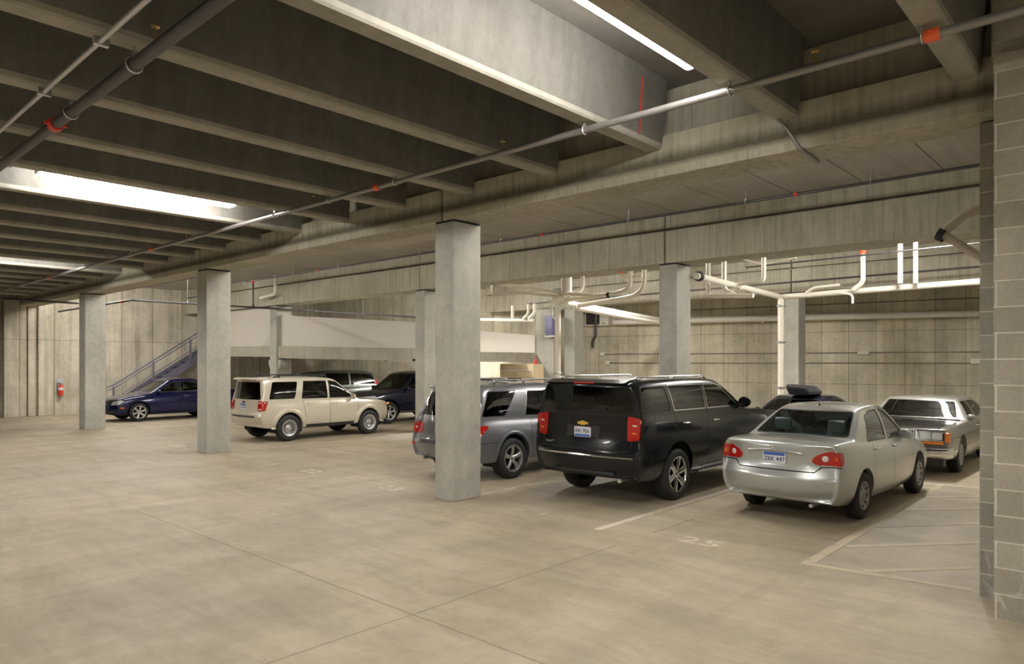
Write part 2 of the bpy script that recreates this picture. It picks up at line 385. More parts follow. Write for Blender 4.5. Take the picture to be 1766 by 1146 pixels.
# ceiling joists (stems of the double tees) every 1.52 m
ORD = ['first', 'second', 'third', 'fourth', 'fifth', 'sixth', 'seventh', 'eighth', 'ninth', 'tenth', 'eleventh', 'twelfth', 'thirteenth',
       'fourteenth', 'fifteenth', 'sixteenth', 'seventeenth', 'eighteenth', 'nineteenth', 'twentieth', 'twenty-first']
stem_me = None
for k in range(-1, 20):
    xr = -1.10-1.52*k
    if stem_me is None:
        bm = bmesh.new()
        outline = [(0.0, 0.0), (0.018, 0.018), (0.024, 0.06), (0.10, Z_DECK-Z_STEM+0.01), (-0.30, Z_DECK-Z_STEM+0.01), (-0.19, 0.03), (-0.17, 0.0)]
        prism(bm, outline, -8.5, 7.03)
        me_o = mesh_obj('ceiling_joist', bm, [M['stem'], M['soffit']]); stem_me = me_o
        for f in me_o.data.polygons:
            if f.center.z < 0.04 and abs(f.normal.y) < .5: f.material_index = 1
        o = me_o
    else:
        o = stem_me.copy(); COL.objects.link(o)
    o.location = (xr-0.01, 0, Z_STEM)
    if k == -1: lab = 'deep concrete ceiling joist directly above the masonry wall'
    elif k == 0: lab = 'concrete ceiling joist touching the masonry pier, at the top right'
    elif k == 1: lab = 'concrete ceiling joist just right of the nearest lamp'
    elif k == 2: lab = 'brightly lit concrete ceiling joist with a red mark, left of the nearest lamp'
    else: lab = 'concrete ceiling joist, %s to the left of the nearest lamp' % ORD[k-2]
    tag(o, lab, 'ceiling joist', 'concrete ceiling joists')
mk = one('paint_mark', M['red'], lambda b: prism(b, [(6.53, 4.52), (6.55, 4.50), (6.545, 4.8), (6.53, 5.08), (6.50, 5.12), (6.515, 4.8)], 0.0, 0.004, lambda u, v, w_: Vector((-4.125+w_+(v-4.46)*0.095, u, v))))
mk.data.transform(Matrix.Translation((4.15, 0, -Z_STEM))); mk.parent = [o for o in bpy.data.objects if o.name.startswith('ceiling_joist') and abs(o.location.x+4.15) < .02][0]; mk['label'] = 'red spray paint stroke'

# lamps
def lamp(x, y, z, L, label, hang=None, rz=0.0, bay='front'):
    r = empty('fluorescent_lamp', (x, y, z), label, 'lamp', 'fluorescent ceiling lamps', rz)
    hang = (Z_DECK-0.002-z) if hang is None else hang
    one('housing', M['offwhite'], lambda b: prism(b, [(-0.06, 0.05), (0.06, 0.05), (0.10, 0.10), (0.05, 0.13), (-0.05, 0.13), (-0.10, 0.10)], -L/2, L/2), r)
    for sx in (-0.05, 0.05):
        t = one('tube', M['tube_'+bay], lambda b: lathe(b, [(0, -L/2+0.03), (0.036, -L/2+0.03), (0.042, -L/2+0.05), (0.042, L/2-0.05), (0.036, L/2-0.03), (0, L/2-0.03)], 10,
                Matrix.Translation((sx, 0, 0.008)) @ Matrix.Rotation(pi/2, 4, 'X')), r, smooth=True)
    for yy in (-L/2+0.3, L/2-0.3):
        one('hanger', M['galv'], lambda b: box(b, (-0.01, yy-0.01, 0.12), (0.01, yy+0.01, hang)), r)
    for yy in (-L/2, L/2):
        one('end_cap', M['offwhite'], lambda b: box(b, (-0.075, yy-0.012, -0.01), (0.075, yy+0.012, 0.11)), r)
lamp(-2.93, 4.19, 4.605, 2.75, 'nearest bright fluorescent lamp, at the top of the picture')
lamp(-11.15, 4.08, 4.61, 2.75, 'long bright fluorescent lamp at the left, below the third joist')
lamp(-19.85, 4.20, 4.61, 2.75, 'far bright fluorescent lamp at the left edge')

HID = [(-6.1, 9.45, 5.08, 2.5, 'fluorescent lamp hidden behind the front beam, above the black SUV'),
       (-14.3, 9.45, 5.08, 2.5, 'fluorescent lamp hidden behind the front beam, between the middle and nearest columns'),
       (-22.6, 9.45, 5.08, 2.5, 'fluorescent lamp hidden behind the front beam, above the blue sedan'),
       (-3.6, 16.6, 5.05, 2.5, 'fluorescent lamp hidden behind the second beam, above the old sedan'),
       (-11.2, 17.2, 5.05, 2.5, 'fluorescent lamp hidden behind the second beam, above the drain pipes'),
       (-20.0, 17.2, 5.05, 2.5, 'fluorescent lamp hidden behind the second beam, above the ramp'),
       (-28.0, 9.2, 5.05, 2.5, 'fluorescent lamp hidden behind the front beam, above the stairs'),
       (-2.96, -3.2, 4.61, 2.75, 'fluorescent lamp behind the camera, nearest the masonry wall'),
       (-11.15, -3.2, 4.61, 2.75, 'fluorescent lamp behind the camera, in the middle row'),
       (-19.8, -3.2, 4.61, 2.75, 'fluorescent lamp behind the camera, in the far row'),
       (5.24, 4.08, 4.61, 2.75, 'fluorescent lamp right of the camera, before the masonry wall'),
       (5.24, -3.2, 4.61, 2.75, 'fluorescent lamp far behind the camera, to the right')]
for a in HID: lamp(*a, bay='right' if a[0] > 0 else ('far' if a[0] < -10 else 'near') if a[1] < 5 else 'stairs' if a[0] < -25 else ('mid' if a[1] < 12 else 'back'))
lamp(-21.6, 20.1, 2.25, 2.2, 'fluorescent lamp under the raised ramp slab', 0.12, pi/2, bay='ramp')

# ================================================================= VEHICLES
def paint(name, col, metal=0.3, rough=0.3, coat=1.0):
    return plain(name, col, rough, metal, coat=coat)
P = {}
P['silver'] = paint('silver_paint', (0.47, 0.49, 0.47), 0.55, 0.32)
P['black'] = plain('black_paint', (0.006, 0.006, 0.008), 0.22, 0.0, coat=0.35, spec=0.3)
P['beige'] = paint('beige_paint', (0.60, 0.56, 0.45), 0.25, 0.34)
P['grey'] = paint('grey_paint', (0.165, 0.17, 0.185), 0.45, 0.32)
P['blue'] = plain('blue_paint', (0.004, 0.006, 0.052), 0.16, 0.15, coat=0.6, spec=0.4)
P['navy'] = plain('navy_paint', (0.010, 0.012, 0.028), 0.22, 0.1, coat=0.5, spec=0.4)
P['sage'] = paint('grey_green_paint', (0.14, 0.165, 0.15), 0.5, 0.32)
P['oldgrey'] = paint('pale_grey_paint', (0.22, 0.215, 0.19), 0.1, 0.4)
P['white'] = paint('white_paint', (0.70, 0.70, 0.67), 0.0, 0.3)
M['chrome'] = plain('chrome', (0.75, 0.75, 0.75), 0.14, 1.0)
M['alloy'] = plain('alloy_wheel', (0.62, 0.62, 0.62), 0.3, 0.85)
M['alloy_dark'] = plain('grey_wheel_metal', (0.30, 0.30, 0.30), 0.38, 0.8)
M['tyre'] = plain('tyre_rubber', (0.018, 0.018, 0.018), 0.75)
M['trim'] = plain('black_plastic_trim', (0.022, 0.022, 0.023), 0.55)
M['gap'] = plain('panel_gap', (0.012, 0.012, 0.012), 0.9)
M['under'] = plain('underbody_black', (0.012, 0.012, 0.012), 0.9)
M['tail'] = plain('red_tail_lens', (0.42, 0.012, 0.008), 0.15, coat=0.8)
M['tail_amber'] = plain('amber_lens', (0.75, 0.20, 0.02), 0.15, coat=0.8)
M['tail_white'] = plain('clear_lens', (0.75, 0.72, 0.68), 0.15, coat=0.8)
M['head'] = plain('headlamp_lens', (0.72, 0.74, 0.74), 0.12, 0.3, coat=1.0)
M['seat'] = plain('grey_seat_cloth', (0.16, 0.18, 0.21), 0.85)
M['seat_dark'] = plain('dark_seat_cloth', (0.025, 0.025, 0.028), 0.85)
M['cabin'] = plain('dark_cabin_plastic', (0.03, 0.03, 0.032), 0.8)
M['plate'] = plain('plate_white', (0.72, 0.74, 0.78), 0.5)
M['plate_blue'] = plain('plate_blue', (0.05, 0.13, 0.50), 0.5)
M['ink'] = plain('plate_ink', (0.05, 0.06, 0.16), 0.6)
M['gold'] = plain('gold_badge', (0.80, 0.52, 0.10), 0.35, 0.4)
M['silver_badge'] = plain('silver_badge', (0.7, 0.7, 0.7), 0.25, 0.9)
def glass(name, tint, refl=1.0):
    m = bpy.data.materials.new(name); m.use_nodes = True; nt = m.node_tree; nt.nodes.clear()
    out = nt.nodes.new('ShaderNodeOutputMaterial'); mx = nt.nodes.new('ShaderNodeMixShader')
    tr = nt.nodes.new('ShaderNodeBsdfTransparent'); gl = nt.nodes.new('ShaderNodeBsdfGlossy')
    fr = nt.nodes.new('ShaderNodeFresnel'); fr.inputs[0].default_value = 1.5
    tr.inputs[0].default_value = (*tint, 1); gl.inputs['Roughness'].default_value = 0.03
    gl.inputs[0].default_value = (refl, refl, refl, 1)
    nt.links.new(fr.outputs[0], mx.inputs[0]); nt.links.new(tr.outputs[0], mx.inputs[1]); nt.links.new(gl.outputs[0], mx.inputs[2])
    nt.links.new(mx.outputs[0], out.inputs[0]); return m
G = {'clear': glass('tinted_glass', (0.62, 0.74, 0.68)), 'mid': glass('grey_glass', (0.34, 0.42, 0.40)), 'dark': glass('privacy_glass', (0.035, 0.035, 0.037)),
     'green': glass('green_glass', (0.42, 0.62, 0.48))}

YF = [-1, -0.93, -0.55, 0.0, 0.55, 0.93, 1]
def cage_body(S):
    """control cage (lower body + cabin) -> subdivided bmesh.  Car looks along +X, ground at z=0"""
    st = S['st']; n = len(st)-1; ia, ib = S['cab']; roof = S['roof']
    rows = S.get('rows', [(0, .87), (.13, .965), (.40, 1.0), (.66, .995), (.90, .965), (1.0, .90)])
    K = len(rows)-1; J = len(YF)-1
    rx = S['rx']; fx = S['fx']; cr = S.get('endcurve', 0.12)
    bm = bmesh.new(); V = {}
    crl = bm.edges.layers.float.new('crease_edge')
    def vert(key, co):
        if key not in V: V[key] = bm.verts.new(co)
        return V[key]
    def low(i, j, k):
        x, zb, zt, w_ = st[i][:4]; f, wf = rows[k]
        crown = st[i][4] if len(st[i]) > 4 else 0.03
        z = zb+(zt-zb)*f; y = YF[j]*w_*wf
        if k == K: z += crown*(1-abs(YF[j])**2)
        if i == 0: x += rx[k] + cr*abs(YF[j])**3
        if i == n: x -= fx[k] + S.get('frontcurve', cr)*abs(YF[j])**2.5
        if k == 0: z += 0.0
        return vert(('L', i, j, k), (x, y, z))
    T = [0.0, 0.5, 0.9, 1.0]
    def up(i, j, k):
        if k == 0: return low(i, j, K)
        b = st[i]; xr_, zr, wr = roof[i-ia]; t = T[k]
        wb = b[3]*rows[K][1]
        xb = b[0] + (rx[K] + cr*abs(YF[j])**3 if i == 0 else 0)
        crown = b[4] if len(b) > 4 else 0.03
        zb_ = b[2]+crown*(1-abs(YF[j])**2)
        x = xb+(xr_-xb)*t
        if i in (ia, ib):      # glass bulges fore and aft in plan
            sg = -1 if i == ia else 1
            x += sg*S.get('bow', 0.07)*(1-abs(YF[j])**2)
        bulge = 0.028*sin(pi*t)
        hw = wb+(wr-wb)*t+bulge
        if k == 3: hw = wr*0.95
        z = zb_+(zr-zb_)*t
        if k == 3: z = zr+0.015+S.get('rcrown', 0.035)*(1-abs(YF[j])**2)
        return vert(('U', i, j, k), (x, YF[j]*hw, z))
    def q(a, b, c, d):
        if len({a, b, c, d}) >= 3:
            try: bm.faces.new((a, b, c, d))
            except ValueError: pass
    for k in range(K):
        for i in range(n):
            q(low(i, 0, k), low(i+1, 0, k), low(i+1, 0, k+1), low(i, 0, k+1))
            q(low(i, J, k), low(i, J, k+1), low(i+1, J, k+1), low(i+1, J, k))
        for j in range(J):
            q(low(0, j, k), low(0, j, k+1), low(0, j+1, k+1), low(0, j+1, k))
            q(low(n, j, k), low(n, j+1, k), low(n, j+1, k+1), low(n, j, k+1))
    for j in range(J):
        for i in range(n):
            q(low(i, j, 0), low(i, j+1, 0), low(i+1, j+1, 0), low(i+1, j, 0))
            if not (ia <= i < ib): q(low(i, j, K), low(i+1, j, K), low(i+1, j+1, K), low(i, j+1, K))
    for k in range(3):
        for i in range(ia, ib):
            q(up(i, 0, k), up(i+1, 0, k), up(i+1, 0, k+1), up(i, 0, k+1))
            q(up(i, J, k), up(i, J, k+1), up(i+1, J, k+1), up(i+1, J, k))
        for j in range(J):
            q(up(ia, j, k), up(ia, j, k+1), up(ia, j+1, k+1), up(ia, j+1, k))
            q(up(ib, j, k), up(ib, j+1, k), up(ib, j+1, k+1), up(ib, j, k+1))
    for j in range(J):
        for i in range(ia, ib): q(up(i, j, 3), up(i+1, j, 3), up(i+1, j+1, 3), up(i, j+1, 3))
    bm.normal_update()
    # creases: shoulder line and cabin base
    def cre(a, b, v):
        e = bm.edges.get((a, b))
        if e: e[crl] = v
    cs = S.get('crease', 0.35)
    for i in range(n):
        for j in (0, J): cre(low(i, j, K), low(i+1, j, K), cs)
        for j in (0, J): cre(low(i, j, 0), low(i+1, j, 0), 0.6)
    for j in range(J):
        cre(low(ia, j, K), low(ia, j+1, K), 0.6); cre(low(ib, j, K), low(ib, j+1, K), 0.6)
        for e_ in S.get('bumpcrease', ()): cre(low(0, j, e_), low(0, j+1, e_), 0.5)
    for i in range(ia, ib):
        for j in (0, J): cre(up(i, j, 3), up(i+1, j, 3), 0.25)
    bmesh.ops.recalc_face_normals(bm, faces=bm.faces[:])
    me = bpy.data.meshes.new('tmp'); bm.to_mesh(me); bm.free()
    o = bpy.data.objects.new('tmp', me); COL.objects.link(o)
    md = o.modifiers.new('s', 'SUBSURF'); md.levels = md.render_levels = S.get('lv', 3)
    dg = bpy.context.evaluated_depsgraph_get()
    me2 = bpy.data.meshes.new_from_object(o.evaluated_get(dg))
    bm = bmesh.new(); bm.from_mesh(me2)
    bpy.data.objects.remove(o); bpy.data.meshes.remove(me); bpy.data.meshes.remove(me2)
    for f in bm.faces: f.material_index = 0
    return bm

FR = {'L': (Vector((1, 0, 0)), Vector((0, 0, 1)), Vector((0, 1, 0))),       # side views: u=x, v=z
      'R': (Vector((1, 0, 0)), Vector((0, 0, 1)), Vector((0, -1, 0))),
      'B': (Vector((0, 1, 0)), Vector((0, 0, 1)), Vector((-1, 0, 0))),      # from behind: u=y, v=z
      'F': (Vector((0, 1, 0)), Vector((0, 0, 1)), Vector((1, 0, 0))),
      'T': (Vector((1, 0, 0)), Vector((0, 1, 0)), Vector((0, 0, 1)))}
def frame_dir(d):
    d = Vector(d).normalized(); v = Vector((0, 0, 1)); u = v.cross(d).normalized(); return (u, v, d)
def rounded(pts, r=0.03, n=3):
    out = []; m = len(pts)
    for i in range(m):
        a, b, c = Vector(pts[i-1]), Vector(pts[i]), Vector(pts[(i+1) % m])
        d = min(r, (a-b).length*0.4, (c-b).length*0.4)
        s = b+(a-b).normalized()*d; e = b+(c-b).normalized()*d
        for k in range(n+1):
            t = k/n; out.append(tuple(s.lerp(b, t).lerp(b.lerp(e, t), t)))
    return out
def circle(cx_, cz, r, n=28): return [(cx_+r*cos(2*pi*k/n), cz+r*sin(2*pi*k/n)) for k in range(n)]
def inset(pts, d):
    c = Vector((sum(p[0] for p in pts)/len(pts), sum(p[1] for p in pts)/len(pts)))
    w_ = max(p[0] for p in pts)-min(p[0] for p in pts); h = max(p[1] for p in pts)-min(p[1] for p in pts)
    return [(c.x+(p[0]-c.x)*(1-2*d/w_), c.y+(p[1]-c.y)*(1-2*d/h)) for p in pts]
def imprint(bm, outline, fr, label, thr=0.15, lim=None, only=None):
    """cut a convex outline (seen along a direction) into the skin and label the faces inside it"""
    u, v, d = fr if isinstance(fr, tuple) else FR[fr]
    us = [p[0] for p in outline]; vs = [p[1] for p in outline]
    u0, u1, v0, v1 = min(us)-.02, max(us)+.02, min(vs)-.02, max(vs)+.02
    faces = []
    for f in bm.faces:
        if f.normal.dot(d) < thr: continue
        if only is not None and f.material_index not in only: continue
        if lim and not lim(f.calc_center_median()): continue
        pu = [q_.co.dot(u) for q_ in f.verts]
        if max(pu) < u0 or min(pu) > u1: continue
        pv = [q_.co.dot(v) for q_ in f.verts]
        if max(pv) < v0 or min(pv) > v1: continue
        faces.append(f)
    area = sum(outline[i-1][0]*outline[i][1]-outline[i][0]*outline[i-1][1] for i in range(len(outline)))
    pts = outline if area > 0 else list(reversed(outline))
    m = len(pts)
    for i in range(m):
        a, b = pts[i], pts[(i+1) % m]
        A = u*a[0]+v*a[1]; E = u*(b[0]-a[0])+v*(b[1]-a[1])
        if E.length < 1e-6: continue
        nn = (u*(E.dot(v)) - v*(E.dot(u)))           # outward for ccw order
        nn.normalize()
        geom = list({e for f in faces for e in f.edges})+list({x for f in faces for x in f.verts})+faces
        r = bmesh.ops.bisect_plane(bm, geom=geom, dist=1e-5, plane_co=A, plane_no=nn)
        faces = [g for g in r['geom'] if isinstance(g, bmesh.types.BMFace) and g.is_valid and (g.calc_center_median()-A).dot(nn) < 0]
        if not faces: break
    for f in faces: f.material_index = label
    return faces
def take(bm, label, name, mat, parent, off=0.0, skirt=0.012, smooth=True):
    """lift the faces with this label out of the skin as an own mesh, moved by off along the normals"""
    fs = [f for f in bm.faces if f.material_index == label]
    if not fs: return None
    nb = bmesh.new(); vm = {}
    for f in fs:
        for x in f.verts:
            if x.index not in vm or True:
                if x not in vm: vm[x] = nb.verts.new(x.co+x.normal*off)
        nb.faces.new([vm[x] for x in f.verts])
    if skirt:
        inv = {nv: ov for ov, nv in vm.items()}
        bnd = [e for e in nb.edges if len(e.link_faces) == 1]
        low_ = {}
        for e in bnd:
            for x in e.verts:
                if x not in low_: low_[x] = nb.verts.new(x.co-inv[x].normal*skirt)
        for e in bnd:
            a, b = e.verts
            lf = e.link_faces[0]; idx = [l.vert for l in lf.loops]
            ka = idx.index(a)
            if idx[(ka+1) % len(idx)] == b: nb.faces.new((b, a, low_[a], low_[b]))
            else: nb.faces.new((a, b, low_[b], low_[a]))
    return mesh_obj(name, nb, mat, parent, smooth, autos=45)

SKIN = {}
LB = dict(body=0, gap=1, cut=2, trim=3, chrome=4)
def wheel(S, x, side, root):
    R, rimR, wd = S['R'], S['rim'], S.get('tw', 0.225)
    yo = S['ty']            # outer face of the tyre from centre line
    w_ = bpy.data.objects.new('wheel', None)
    mt = Matrix.Translation((x, side*(yo-wd/2), R)) @ Matrix.Rotation(-side*pi/2, 4, 'X')
    bm = bmesh.new(); h = wd/2
    prof = [(rimR-.01, -h*.85), (rimR+.02, -h*.97), ((R+rimR)/2, -h*1.02), (R-.035, -h*.95), (R-.010, -h*.80), (R, -h*.5), (R, h*.5), (R-.010, h*.80), (R-.035, h*.95),
            ((R+rimR)/2, h*1.02), (rimR+.02, h*.97), (rimR-.01, h*.85)]
    # tread blocks
    lathe(bm, prof, 44, mt)
    ty = mesh_obj('wheel', bm, M['tyre'], root, True, autos=50)
    bm = bmesh.new()
    lathe(bm, [(0, -h*.1), (rimR*.93, -h*.1), (rimR*.93, -h*.9)], 36, mt)                    # dark inner drum
    lathe(bm, [(rimR*.35, h*.1), (rimR*.62, h*.12), (rimR*.62, h*.0)], 30, mt)
    mesh_obj('brake_drum', bm, M['under'], ty, True, autos=30)
    bm = bmesh.new(); mat = S.get('rimmat', M['alloy'])
    lathe(bm, [(rimR+.006, h*.86), (rimR, h*.98), (rimR-.018, h*.94), (rimR-.032, h*.72), (rimR*.90, h*.1)], 44, mt)
    ns, style = S['spokes']
    def spoke(ang, r0, r1, w0, w1, h0, h1, th=0.02):
        cs = []
        for r, ww, hh in ((r0, w0, h0), ((r0+r1)/2, (w0+w1)/2*.9, (h0+h1)/2+.012), (r1, w1, h1)):
            cs.append((r, ww, hh))
        prev = None
        for r, ww, hh in cs:
            ring = []
            for sw, dh in ((-1, 0), (-.6, .012), (.6, .012), (1, 0), (1, -th), (-1, -th)):
                p = Vector((r*cos(ang)-sw*ww*sin(ang), r*sin(ang)+sw*ww*cos(ang), hh+dh)); ring.append(bm.verts.new(mt @ p))
            if prev:
                for k in range(6): bm.faces.new((prev[k], prev[(k+1) % 6], ring[(k+1) % 6], ring[k]))
            prev = ring
    if style == 'fat':
        for k in range(ns): spoke(2*pi*k/ns+.3, rimR*.12, rimR*.95, rimR*.15, rimR*.21, h*.62, h*.80)
    elif style == 'taper':
        for k in range(ns): spoke(2*pi*k/ns+.3, rimR*.12, rimR*.95, rimR*.13, rimR*.17, h*.62, h*.80)
    elif style == 'twin':
        for k in range(ns):
            for dd in (-.17, .17): spoke(2*pi*k/ns+.3+dd, rimR*.15, rimR*.95, rimR*.06, rimR*.065, h*.62, h*.80)
    elif style == 'cover':
        lathe(bm, [(0, h*.80), (rimR*.5, h*.80), (rimR*.60, h*.72)], 36, mt)
        for k in range(ns): spoke(2*pi*k/ns+.3, rimR*.5, rimR*.95, rimR*.16, rimR*.22, h*.70, h*.80)
    elif style == 'slots':
        lathe(bm, [(0, h*.62), (rimR*.26, h*.62), (rimR*.42, h*.40)], 36, mt)
        for k in range(ns): spoke(2*pi*k/ns, rimR*.40, rimR*.82, rimR*.055, rimR*.085, h*.42, h*.66)
        lathe(bm, [(rimR*.78, h*.60), (rimR*.80, h*.72), (rimR*.97, h*.80)], 44, mt)
    lathe(bm, [(0, h*.92), (rimR*.11, h*.90), (rimR*.20, h*.78), (rimR*.22, h*.5)], 24, mt)
    for k in range(5): 
        a_ = 2*pi*k/5; lathe(bm, [(0, h*.86), (.012, h*.85), (.013, h*.6)], 8, mt @ Matrix.Translation((rimR*.16*cos(a_)*1.0, rimR*.16*sin(a_), 0)))
    mesh_obj('rim', bm, mat, ty, True, autos=35)
    return ty

def text_mesh(name, body, size, mat, parent, frame, depth=0.0015, align='CENTER', bold=0.0):
    """flat lettering as a mesh; frame = (origin, right, up)"""
    cu = bpy.data.curves.new(name, 'FONT'); cu.body = body; cu.size = size; cu.align_x = align; cu.align_y = 'CENTER'
    cu.extrude = depth; cu.offset = bold; cu.resolution_u = 3
    o = bpy.data.objects.new('tmp', cu); COL.objects.link(o)
    dg = bpy.context.evaluated_depsgraph_get()
    me = bpy.data.meshes.new_from_object(o.evaluated_get(dg)); bpy.data.objects.remove(o); bpy.data.curves.remove(cu)
    org, r, u = (Vector(v_) for v_ in frame); r.normalize(); u.normalize(); n_ = r.cross(u)
    mt = Matrix((( r.x, u.x, n_.x, org.x), (r.y, u.y, n_.y, org.y), (r.z, u.z, n_.z, org.z), (0, 0, 0, 1)))
    me.transform(mt); me.materials.clear(); me.materials.append(mat)
    t = bpy.data.objects.new(name, me); COL.objects.link(t)
    if parent is not None: t.parent = parent
    return t

def car(S, loc, rz, label, cat='car', name='car'):
    root = empty(name, (loc[0], loc[1], 0), label, cat, None, rz)
    root.scale = S.get('scale', (1, 1, 1))
    bm = cage_body(S)
    for (x, cz, r) in S['arches']:
        for sd in ('L', 'R'):
            s = 1 if sd == 'L' else -1
            imprint(bm, circle(x, cz, r, 30), sd, 2, thr=-0.75, lim=lambda c, s=s: c.y*s > 0.52*S['w'] and c.z < cz+r+0.1)
    dl = [f for f in bm.faces if f.material_index == 2]
    if dl: bmesh.ops.delete(bm, geom=dl, context='FACES')
    for (lab, ol, fr, thr) in S.get('skin', []): 
        for side in (('L', 'R') if fr == 'S' else (fr,)):
            only = {0} if lab in (1,) else None
            imprint(bm, ol, side, lab, thr, only=only)
    lenses = []
    idx = 10
    for (nm, mat, ol, fr, thr, off, seal) in S['panels']:
        for side in (('L', 'R') if fr == 'S' else (fr,)):
            if isinstance(side, str) and side == 'C2':       # mirrored corner pair
                continue
            if seal: imprint(bm, ol, side, seal, thr); inner = inset(ol, 0.014)
            else: inner = ol
            fs = imprint(bm, inner, side, idx, thr)
            if fs: lenses.append((idx, nm, mat, off))
            idx += 1
    # arch lips folded inwards
    lip = []
    for e in bm.edges:
        if len(e.link_faces) == 1:
            m_ = (e.verts[0].co+e.verts[1].co)/2
            if abs(m_.y) > 0.75*S['w']:
                for (x, cz, r) in S['arches']:
                    if abs(sqrt((m_.x-x)**2+(m_.z-cz)**2)-r) < 0.012: lip.append(e); break
    bm.normal_update()
    skin_tree = BVHTree.FromBMesh(bm)
    for (i_, nm, mat, off) in lenses:
        if nm.startswith('window') or nm.startswith('wind'): take(bm, i_, nm, mat, root, -0.006, 0)
        else: take(bm, i_, nm, mat, root, off, off+0.008)
    rm = [f for f in bm.faces if f.material_index >= 10]
    bmesh.ops.delete(bm, geom=rm, context='FACES')
    lip = [e for e in lip if e.is_valid]
    if lip:
        r = bmesh.ops.extrude_edge_only(bm, edges=lip)
        for v_ in r['geom']:
            if isinstance(v_, bmesh.types.BMVert): v_.co.y -= 0.07*(1 if v_.co.y > 0 else -1)
    body = mesh_obj('body', bm, [S['paint'], M['gap'], M['under'], M['trim'], M['chrome']], root, True, autos=60)
    SKIN[body.name] = skin_tree
    # arch liners
    for (x, cz, r) in S['arches']:
        for s in (1, -1):
            b2 = bmesh.new(); prev = None; n_ = 18
            for k in range(n_+1):
                a_ = -0.35+(pi+0.7)*k/n_
                p = [b2.verts.new((x+(r+.004)*cos(a_), s*yy, cz+(r+.004)*sin(a_))) for yy in (S['w']*0.93, S['w']*0.93-0.34)]
                if prev: b2.faces.new((prev[0], prev[1], p[1], p[0]))
                prev = p
            mesh_obj('arch_liner', b2, M['under'], root)
    for x, _, _ in S['arches']:
        for s in (1, -1): wheel(S, x, s, root)
    # axles + floor so nothing shows daylight below the seats
    x0, x1 = S['arches'][0][0], S['arches'][1][0]
    for x_ in (x0, x1): one('axle', M['under'], lambda b: tube(b, [(x_, -S['ty']+.1, S['R']), (x_, S['ty']-.1, S['R'])], 0.05, 8), root)
    if S.get('seats', True):
        sm = S.get('seatmat', M['seat_dark']); sb = S.get('seatz', 0.55)
        for (sx, ys, n_) in S.get('rowsx', [(0.15, (0.38, -0.38), 1), (-0.75, (0.0,), 3)]):
            for y_ in ys:
                hw = 0.26 if n_ == 1 else 0.62
                bm = bmesh.new()
                box(bm, (sx-.25, y_-hw, sb-.12), (sx+.25, y_+hw, sb+.02), 0.03)
                fr_ = lambda u, v, w__: Vector((u, w__, v))
                prism(bm, [(sx-.22, sb-.05), (sx-.10, sb-.05), (sx-.22, sb+.52), (sx-.30, sb+.52), (sx-.33, sb+.45)], y_-hw, y_+hw, fr_)
                so = mesh_obj('seat', bm, sm, root)
                for hy_ in ([y_] if n_ == 1 else [y_-.38, y_+.38]):
                    bm = bmesh.new(); box(bm, (sx-.33, hy_-.12, sb+.56), (sx-.24, hy_+.12, sb+.74), 0.03)
                    tube(bm, [(sx-.28, hy_-.05, sb+.45), (sx-.28, hy_-.05, sb+.6)], .008, 6); tube(bm, [(sx-.28, hy_+.05, sb+.45), (sx-.28, hy_+.05, sb+.6)], .008, 6)
                    mesh_obj('headrest', bm, sm, so)
        dx, dz = S.get('dash', (0.85, 0.92))
        bm = bmesh.new(); prism(bm, [(dx-.28, dz-.3), (dx+.05, dz-.35), (dx+.12, dz-.02), (dx-.05, dz+.01), (dx-.25, dz-.04)], -S['w']*.78, S['w']*.78, lambda u, v, w__: Vector((u, w__, v)))
        db = mesh_obj('dashboard', bm, M['cabin'], root)
        bm = bmesh.new(); c0 = Matrix.Translation((dx-.36, .37, dz+.0)) @ Matrix.Rotation(radians(-68), 4, 'Y')
        tube(bm, [c0 @ Vector((.18*cos(2*pi*k/20), .18*sin(2*pi*k/20), 0)) for k in range(21)], .014, 6, False)
        tube(bm, [c0 @ Vector((-.18, 0, 0)), c0 @ Vector((.18, 0, 0))], .012, 6); tube(bm, [c0 @ Vector((0, 0, 0)), c0 @ Vector((0, 0, .15))], .03, 8)
        mesh_obj('steering_wheel', bm, M['cabin'], db)
    return root, body

def ride(root, body, S, mat, y=None, x=None, z=None, flip=1, col=None, size=(0.10, 0.12, 0.075)):
    """door mirrors"""
    for s in (1, -1):
        bm = bmesh.new()
        r = bmesh.ops.create_uvsphere(bm, u_segments=14, v_segments=8, radius=1)
        for v_ in bm.verts:
            c = v_.co; c.x = max(c.x, -0.35)
            v_.co = Vector((x+c.x*size[0], s*(y+size[1]*0.95)+c.y*size[1], z+c.z*size[2]))
        o = mesh_obj('mirror', bm, mat, root, True, autos=50)
        bm = bmesh.new(); tube(bm, [(x, s*(y-.03), z-.05), (x, s*(y+.05), z-.03)], .02, 8); mesh_obj('mirror_arm', bm, M['trim'], o)
def handle(root, pts, mat):
    for (x, y, z) in pts:
        for s in (1, -1):
            bm = bmesh.new(); tube(bm, bend([(x-.09, s*(y-.02), z), (x-.08, s*(y+.018), z), (x+.08, s*(y+.018), z), (x+.09, s*(y-.02), z)], .02, 3), .012, 8)
            mesh_obj('door_handle', bm, mat, root, True)
def rails(root, xs, y, z, mat, legs=3, r=.016, drop=.05):
    for s in (1, -1):
        bm = bmesh.new(); x0, x1 = xs
        tube(bm, bend([(x0, s*y, z-drop), (x0+.12, s*y, z), (x1-.15, s*y, z), (x1, s*y, z-drop-.015)], .08, 5), r, 8)
        for k in range(legs):
            xx = x0+.15+(x1-x0-.32)*k/max(1, legs-1); box(bm, (xx-.03, s*y-.015, z-drop-.02), (xx+.03, s*y+.015, z+.0))
        mesh_obj('roof_rail', bm, mat, root, True)
